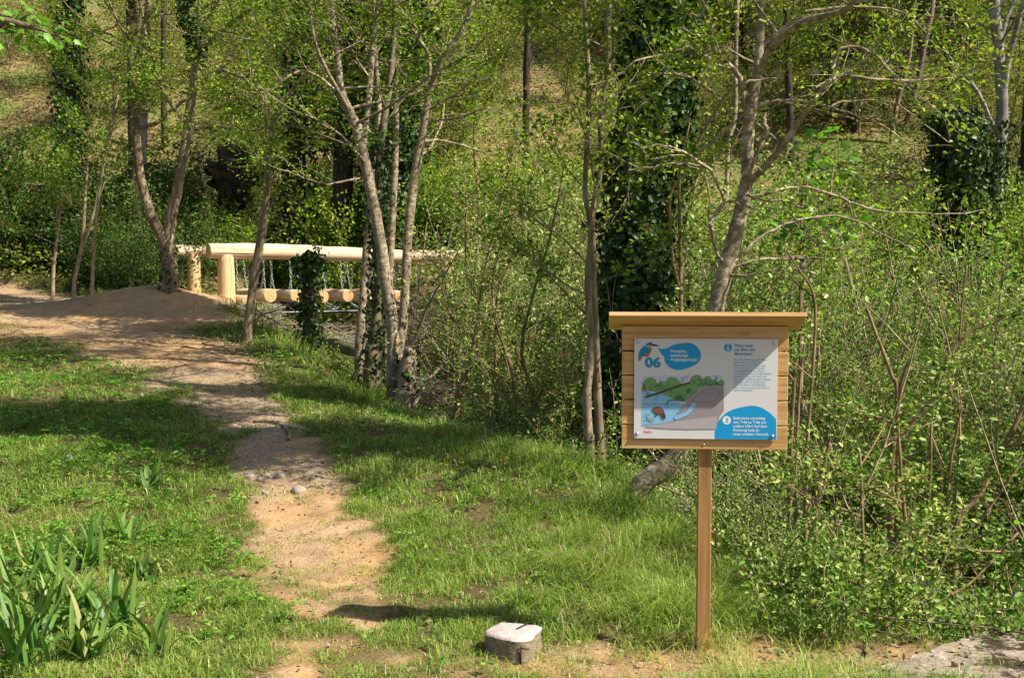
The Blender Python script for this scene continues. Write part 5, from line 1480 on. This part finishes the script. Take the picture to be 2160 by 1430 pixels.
# strap leaved plants ---------------------------------------------------
def strap_plant(px, py, n, Lm, lab, floppy=.5):
    n = int(n * 1.9); Lm *= 1.15; floppy *= 1.5
    x, y = ground_at_px(px, py); z = gz1(x, y)
    V, Fs, rn = [], [], []
    for i in range(n):
        az = rs.uniform(0, 6.28); L = Lm * rs.uniform(.6, 1.2); el = rs.uniform(.4, 1.45); wd = rs.uniform(.007, .015)
        d = np.array((math.cos(az) * math.cos(el), math.sin(az) * math.cos(el), math.sin(el)))
        p_ = np.array((rs.gauss(0, .045), rs.gauss(0, .045), -.01)); sdv = np.array((-math.sin(az), math.cos(az), 0.0)); tw = rs.gauss(0, .25)
        sdv = unit(sdv + np.array((0, 0, tw)))
        fl = floppy * rs.random() ** 2 * 1.3 + .03
        m_ = 7; b = len(V)
        for j in range(m_ + 1):
            f = j / m_
            wj = wd * (.75 + .5 * math.sin(f * 2.4)) * (1 - f ** 4 * .92)
            up_ = np.cross(d, sdv)
            V += [p_ + sdv * wj, p_ - up_ * wj * .25, p_ - sdv * wj]
            d = unit(d + np.array((0, 0, -fl * f * 1.0))); p_ = p_ + d * L / m_
            if p_[2] < .01: p_[2] = .01; d[2] = abs(d[2]) * .1
        r = rs.random() * .92 if rs.random() > .03 else 1
        for j in range(m_):
            a = b + j * 3
            Fs += [(a, a + 1, a + 4, a + 3), (a + 1, a + 2, a + 5, a + 4)]; rn += [r, r]
    o = mesh_np('strap_leaf_plant', V, Fs, M['strap'], None, rnd=rn, smooth=True)
    o.location = (x, y, z)
    tag(o, lab, 'plant', 'strap leaved plants in the grass')
strap_plant(45, 1400, 20, .34, 'large strap leaved clump in the bottom left corner')
strap_plant(140, 1275, 16, .27, 'upright strap leaved clump left of centre in the lower left group')
strap_plant(245, 1330, 20, .27, 'strap leaved clump with drooping blades on the right of the lower left group')
strap_plant(200, 1190, 17, .26, 'strap leaved clump at the top of the lower left group')
strap_plant(275, 1155, 9, .25, 'small clump with tall broad upright blades at the top right of the lower left group')
strap_plant(300, 1215, 16, .20, 'flattened yellowing strap leaved clump beside the lower left group', 1.0)
strap_plant(315, 1030, 13, .19, 'lone low strap leaved clump on the shaded grass further up', .9)
strap_plant(110, 1330, 15, .26, 'strap leaved clump squeezed between its larger neighbours at lower left')
strap_plant(90, 1215, 14, .24, 'strap leaved clump on the upper left of the lower left group')
strap_plant(180, 1395, 18, .26, 'strap leaved clump at the bottom edge between the corner clump and the right one')
strap_plant(70, 1350, 16, .28, 'strap leaved clump just above the corner clump')
strap_plant(165, 1330, 16, .24, 'bushy strap leaved clump in the middle of the lower left group', .9)
strap_plant(330, 1400, 12, .22, 'strap leaved clump nearest the bottom edge on the right of the group')
strap_plant(20, 1290, 9, .3, 'strap leaved clump with one broad glossy blade at the left edge')
# seed head and flowers
def flower(px, py, hgt, r, mat, lab, name, cat, n=26, ball=False):
    x, y = ground_at_px(px, py); z = gz1(x, y)
    th = thing(name, (x, y, z), lab, cat, 'flowers in the grass')
    mb = MB(); mb.tube([(0, 0, 0), (.004, 0, hgt / 2), (0, .003, hgt)], [.0016, .0014, .0012], 5, False); mb.build('stem', M['weed'], th, True)
    c_ = np.array((0, .003, hgt)); d = rand_dirs(n)
    if not ball: d[:, 2] = np.abs(d[:, 2]) * .35
    pos = np.tile(c_, (n, 1))
    leaves_obj('head', pos, unit(d), rand_dirs(n), r, r * (.5 if not ball else .22), mat, th)
fluff = flat_mat('seed fluff', (.72, .68, .62), .9, .1)
flower(147, 992, .10, .022, fluff, 'round white dandelion seed head in the left grass', 'seed_head', 'flower', 160, True)
flower(146, 1012, .04, .014, M['flower'], 'yellow flower just below the white seed head', 'yellow_flower', 'flower')
flower(1068, 972, .03, .015, M['flower'], 'yellow flower in the shaded grass near the twin stems', 'yellow_flower', 'flower')
flower(757, 879, .04, .018, M['flower'], 'yellow flower in the sunny grass right of the path', 'yellow_flower', 'flower')
flower(1117, 1082, .04, .012, M['flower'], 'yellow flower above the boundary stone', 'yellow_flower', 'flower')
#SHADE
# ------------------------------------------------------------------ tall trees whose crowns stand above the picture
def tall_tree(label, base, trunk_pts, r0, clusters, leafmat, leaf=.105, k=8, bark='bark_grey'):
    z0 = gz1(*base)
    B0 = (base[0], base[1], z0)
    th = thing('tall_tree', B0, label, 'tree')
    mb = MB(); nodes = []
    pts = [B0] + [tuple(p_) for p_ in trunk_pts]
    pts[0] = (base[0], base[1], z0 - .2)
    pp, rr = smooth_path(pts, np.linspace(r0, r0 * .35, len(pts)), 5)
    mb.tube(pp, rr, 10, True, lump=.04)
    for (cx_, cy_, cz_, rx, ry, rz_, n) in clusters:
        c_ = np.array((cx_, cy_, cz_))
        i = int(np.argmin(np.linalg.norm(pp - c_, axis=1)))
        q0 = pp[max(i - 3, 0)]
        lim, lr = smooth_path([q0, (q0 + c_) / 2 + rvec(.15), c_], [r0 * .35, r0 * .22, r0 * .12], 4)
        mb.tube(lim, lr, 6, False)
        for _ in range(n):
            e_ = c_ + rvec(.5) * (rx, ry, rz_)
            grow(mb, nodes, c_ + (e_ - c_) * .25, e_ - c_ + (0, 0, .1), max(np.linalg.norm(e_ - c_) * .9, .4), .015, 1, .02, .2, (3, 5), (.5, 1.0), .6, .16)
    mb.build('trunk', M[bark], th, True, B0)
    crown_from(nodes, 'crown', k, .10, leaf, leafmat, th, B0, .6)
    return th
Sv = np.array((sd.x, sd.y, sd.z))
def lift(px, py, h):
    """place above the picture whose shadow falls on the given spot of ground"""
    x, y = ground_at_px(px, py); g = np.array((x, y, gz1(x, y)))
    return g + Sv / Sv[2] * h
band = [lift(a, b, h) for a, b, h in ((60, 890, 7.6), (230, 905, 7.6), (400, 925, 7.6), (560, 945, 7.7), (740, 928, 7.8), (900, 930, 7.9), (1080, 938, 8.0), (1240, 945, 8.0))]
tall_tree('tall tree with long leafy limbs overhanging the thicket beyond the right edge', (9.5, 5.6), [(9.3, 5.6, 3), (8.6, 5.6, 6), tuple(band[-1]), tuple(band[5]), tuple(band[3]), tuple(band[0])], .2,
          [(*q, .60, .34, .30, 28) for q in band[:4]] + [(*q, .55, .30, .26, 22) for q in band[4:]] + [(*lift(300, 868, 7.4), .7, .3, .3, 14), (*lift(120, 862, 7.4), .8, .3, .3, 14), (*lift(440, 885, 7.4), .6, .3, .3, 14)], M['leaf_spring'])
mound = [lift(a, b, h) for a, b, h in ((170, 645, 7), (220, 632, 7), (260, 645, 7), (300, 632, 7), (330, 655, 7), (370, 640, 7), (400, 665, 7), (430, 650, 7), (450, 690, 7), (90, 648, 7.2), (490, 700, 7), (395, 690, 7))]
tall_tree('tall tree among the pale trunks before the bridge, its crown above the picture', (-1.66, 14.6), [(-1.5, 14.7, 3), (-1.3, 14.8, 6), tuple(mound[3] + (0, 0, .5))], .055,
          [(*q, .6, .45, .35, 22) for q in mound], M['leaf_spring'], .13, 9)
dark = [lift(a, b, h) for a, b, h in ((40, 560, 8), (110, 555, 8), (180, 560, 8), (250, 570, 8), (320, 575, 8), (60, 520, 9), (150, 530, 9), (240, 525, 9), (320, 540, 9))]
tall_tree('tall tree behind the log bridge shading the bushes left of it', (-2.6, 25.6), [(-2.7, 25.6, 4), (-2.5, 25, 8), tuple(dark[3] + (0, 0, .6))], .16,
          [(*q, 1.5, 1.1, .7, 22) for q in dark], M['leaf_spring'], .15, 9, 'bark_brown')

# maple leaves close to the camera
def palmate(pos, d, n, L):
    """five lobed leaves"""
    N = len(pos); L = L[:, None]; d = unit(d); side = unit(np.cross(n, d)); nn = np.cross(d, side)
    prof = [(0, 0), (-.05, .30), (.18, .26), (.30, .52), (.45, .30), (.62, .36), (.66, .16), (1.0, 0), (.66, -.16), (.62, -.36), (.45, -.30), (.30, -.52), (.18, -.26), (-.05, -.30)]
    V = np.stack([pos + d * L * a + side * L * b - nn * L * (abs(b) * .25 + a * a * .18) for a, b in prof] + [pos + d * L * .35], 1)
    T = [(14, i, (i + 1) % 14) for i in range(14)]
    Fs = (np.arange(N)[:, None, None] * 15 + np.array(T)[None]).reshape(-1, 3)
    return V.reshape(-1, 3), Fs, 14
M['maple'] = leaf_mat('maple leaves', [(0, (.08, .22, .012)), (.6, (.15, .34, .025)), (1, (.26, .44, .05))], .42, .42, .4, .1)
def maple(label, base, limbs, size, k, name='maple_tree', r0=.05, trunkmid=None):
    z0 = gz1(*base); B0 = (base[0], base[1], z0)
    th = thing(name, B0, label, 'tree' if name != 'maple_sapling' else 'sapling')
    mb = MB(); P_, D_ = [], []
    for lp in limbs:
        pts = [(base[0], base[1], z0 - .1)] + ([trunkmid] if trunkmid else []) + [P(*q) for q in lp]
        pp, rr = smooth_path(pts, np.linspace(r0, .004, len(pts)), 5)
        mb.tube(pp, rr, 6, False)
        a0 = len(pp) - 1 - 5 * (len(lp) - 1)
        for i in range(max(a0, 1), len(pp)):
            for j in range(k):
                dd = unit(pp[i] - pp[i - 1]) + rvec(.8) * (1, 1, .5)
                e_ = pp[i] + rvec(.05) + unit(dd) * rs.uniform(.02, .14)
                mb.tube([pp[i], e_], [.0018, .001], 3, False)
                P_.append(e_); D_.append(unit(dd) + (0, 0, -.35))
    P_ = np.array(P_); D_ = np.array(D_); N = len(P_)
    V, Fs, kk = palmate(P_, D_, unit(np.array((0, -.2, 1.0)) + rng.normal(size=(N, 3)) * .35), rng.uniform(.6, 1.15, N) * size)
    mb.build('trunk', M['bark_brown'], th, True, B0)
    mesh_np('crown', V - np.array(B0), Fs, M['maple'], th, rnd=np.repeat(rng.random(N), kk))
maple('bright maple spray of large lobed leaves hanging into the upper left corner', (-5.2, 7.6), [[(-160, 20, 7.6), (-60, 40, 7.6), (10, 45, 7.5), (75, 60, 7.5), (115, 75, 7.5)], [(-160, 20, 7.6), (-60, 20, 7.7), (0, 30, 7.7), (40, 40, 7.7)], [(-150, 40, 7.6), (-50, 70, 7.6), (20, 55, 7.6), (60, 60, 7.6)]], .07, 4, r0=.07, trunkmid=(-5.0, 7.6, 2.2))
maple('small maple sapling with dark lobed leaves right of the leaning tree trunk', (2.35, 9.2), [[(1690, 470, 9.2), (1700, 400, 9.2), (1715, 330, 9.2), (1735, 290, 9.2)], [(1700, 400, 9.2), (1740, 360, 9.2), (1775, 345, 9.2)], [(1690, 520, 9.2), (1720, 500, 9.1), (1760, 480, 9.1), (1790, 475, 9.1)], [(1690, 520, 9.2), (1660, 490, 9.2), (1640, 470, 9.2)]], .085, 3, 'maple_sapling', .012)
maple('small maple sapling with pale lobed leaves beside the foot of the birch', (5.6, 13.2), [[(2080, 600, 13.2), (2090, 540, 13.2), (2095, 500, 13.2)], [(2080, 610, 13.2), (2120, 570, 13.2), (2140, 545, 13.2)], [(2080, 610, 13.2), (2040, 590, 13.2), (2020, 560, 13.2)]], .10, 4, 'maple_sapling', .012)

# dark conifers and thin trunks on the far slope
def conifer():
    th = thing('conifer', (0, -80, 0), 'dark conifer with drooping needle branches on the right of the slope', 'tree', 'conifers on the slope')
    mb = MB(); nodes = []
    mb.tube([(0, 0, -.3), (.05, 0, 5), (0, 0, 11)], [.17, .12, .03], 8)
    for i in range(70):
        z_ = 1.0 + 9.6 * i / 70; a = rs.uniform(0, 6.28); L = (11.6 - z_) * .27 + .3
        grow(mb, nodes, (0, 0, z_), (math.cos(a), math.sin(a), -.1), L, .02, 1, -.07, .12, (4, 6), (.5, .9), .7, .16, (.2, .35))
    mb.build('trunk', M['bark_dark'], th, True)
    N = np.array([a for a, b in nodes]); D = np.array([b for a, b in nodes])
    N = np.repeat(N, 6, 0); D = np.repeat(D, 6, 0); n = len(N)
    leaves_obj('crown', N + rng.normal(size=(n, 3)) * .05, unit(D) * .5 + rng.normal(size=(n, 3)) * .35 + np.array((0, 0, -.7)), rand_dirs(n), rng.uniform(.10, .26, n), .035, M['needle'], th)
    return th
protos['con'] = [conifer(), conifer()]
for px, D in ((1700, 38), (1790, 34), (1850, 40), (1930, 44), (1990, 36), (1620, 46), (1760, 46), (1560, 42)):
    put('con', (px - 1080) / F * D, D, rs.uniform(.8, 1.1))
for lab, st in (('thin pinkish trunk far up the slope between the sign tree and the birch', [[(1895, 400, 34, 10), (1900, 300, 34, 11), (1930, 200, 34, 11), (1950, 100, 34, 11), (1968, 0, 34, 11), (1985, -200, 34, 9)]]),
                ('thin grey leaning trunk behind the big bare limb of the sign tree', [[(1875, 330, 33, 9), (1890, 230, 33, 10), (1912, 150, 33, 9), (1925, 60, 33, 8), (1940, -150, 33, 6)]]),
                ('dark straight trunk on the slope just right of the sign tree', [[(1672, 480, 28, 16), (1668, 300, 28, 16), (1662, 120, 28, 15), (1655, -150, 28, 13)]]),
                ('pale pinkish leaning trunk just left of the great ivy trunk', [[(1290, 620, 16, 20), (1315, 450, 16, 19), (1335, 300, 16, 18), (1355, 150, 16, 17), (1372, 0, 16, 16), (1390, -250, 16, 12)]]),
                ('pale thin trunk behind the ivy just left of the sign tree', [[(1535, 330, 20, 9), (1550, 250, 20, 10), (1552, 130, 20, 9), (1555, 0, 20, 9), (1560, -200, 20, 7)]]),
                ('short dark trunk on the brown slope above the far end of the bridge', [[(1110, 200, 30, 14), (1112, 100, 30, 14), (1118, -50, 30, 12)]]),
                ('dark thin trunk high on the brown slope at upper left', [[(345, 130, 36, 12), (346, 0, 36, 12), (350, -200, 36, 9)]]),
                ('dark straight trunk on the left slope behind the left stem of the forked tree', [[(290, 500, 24, 26), (284, 350, 24, 26), (280, 150, 24, 24), (278, 0, 24, 24), (275, -300, 24, 18)]])):
    bk = 'bark_pine' if 'pink' in lab else 'bark_dark' if 'dark' in lab else 'bark_grey' if 'pale' in lab else 'bark_brown'
    tree('distant_tree', lab, 'tree', st, M[bk], M['leaf_hill'], sprays=[(0, 5, .55, 1, 2.0, .02)], leaf=.09, k=4, group='trunks standing back on the slope')

# drop source things that no copy was made of or placed
for o in [o for o in list(S.objects) if o.parent is None and o.location.y <= -55]:
    for c in list(o.children): bpy.data.objects.remove(c)
    bpy.data.objects.remove(o)
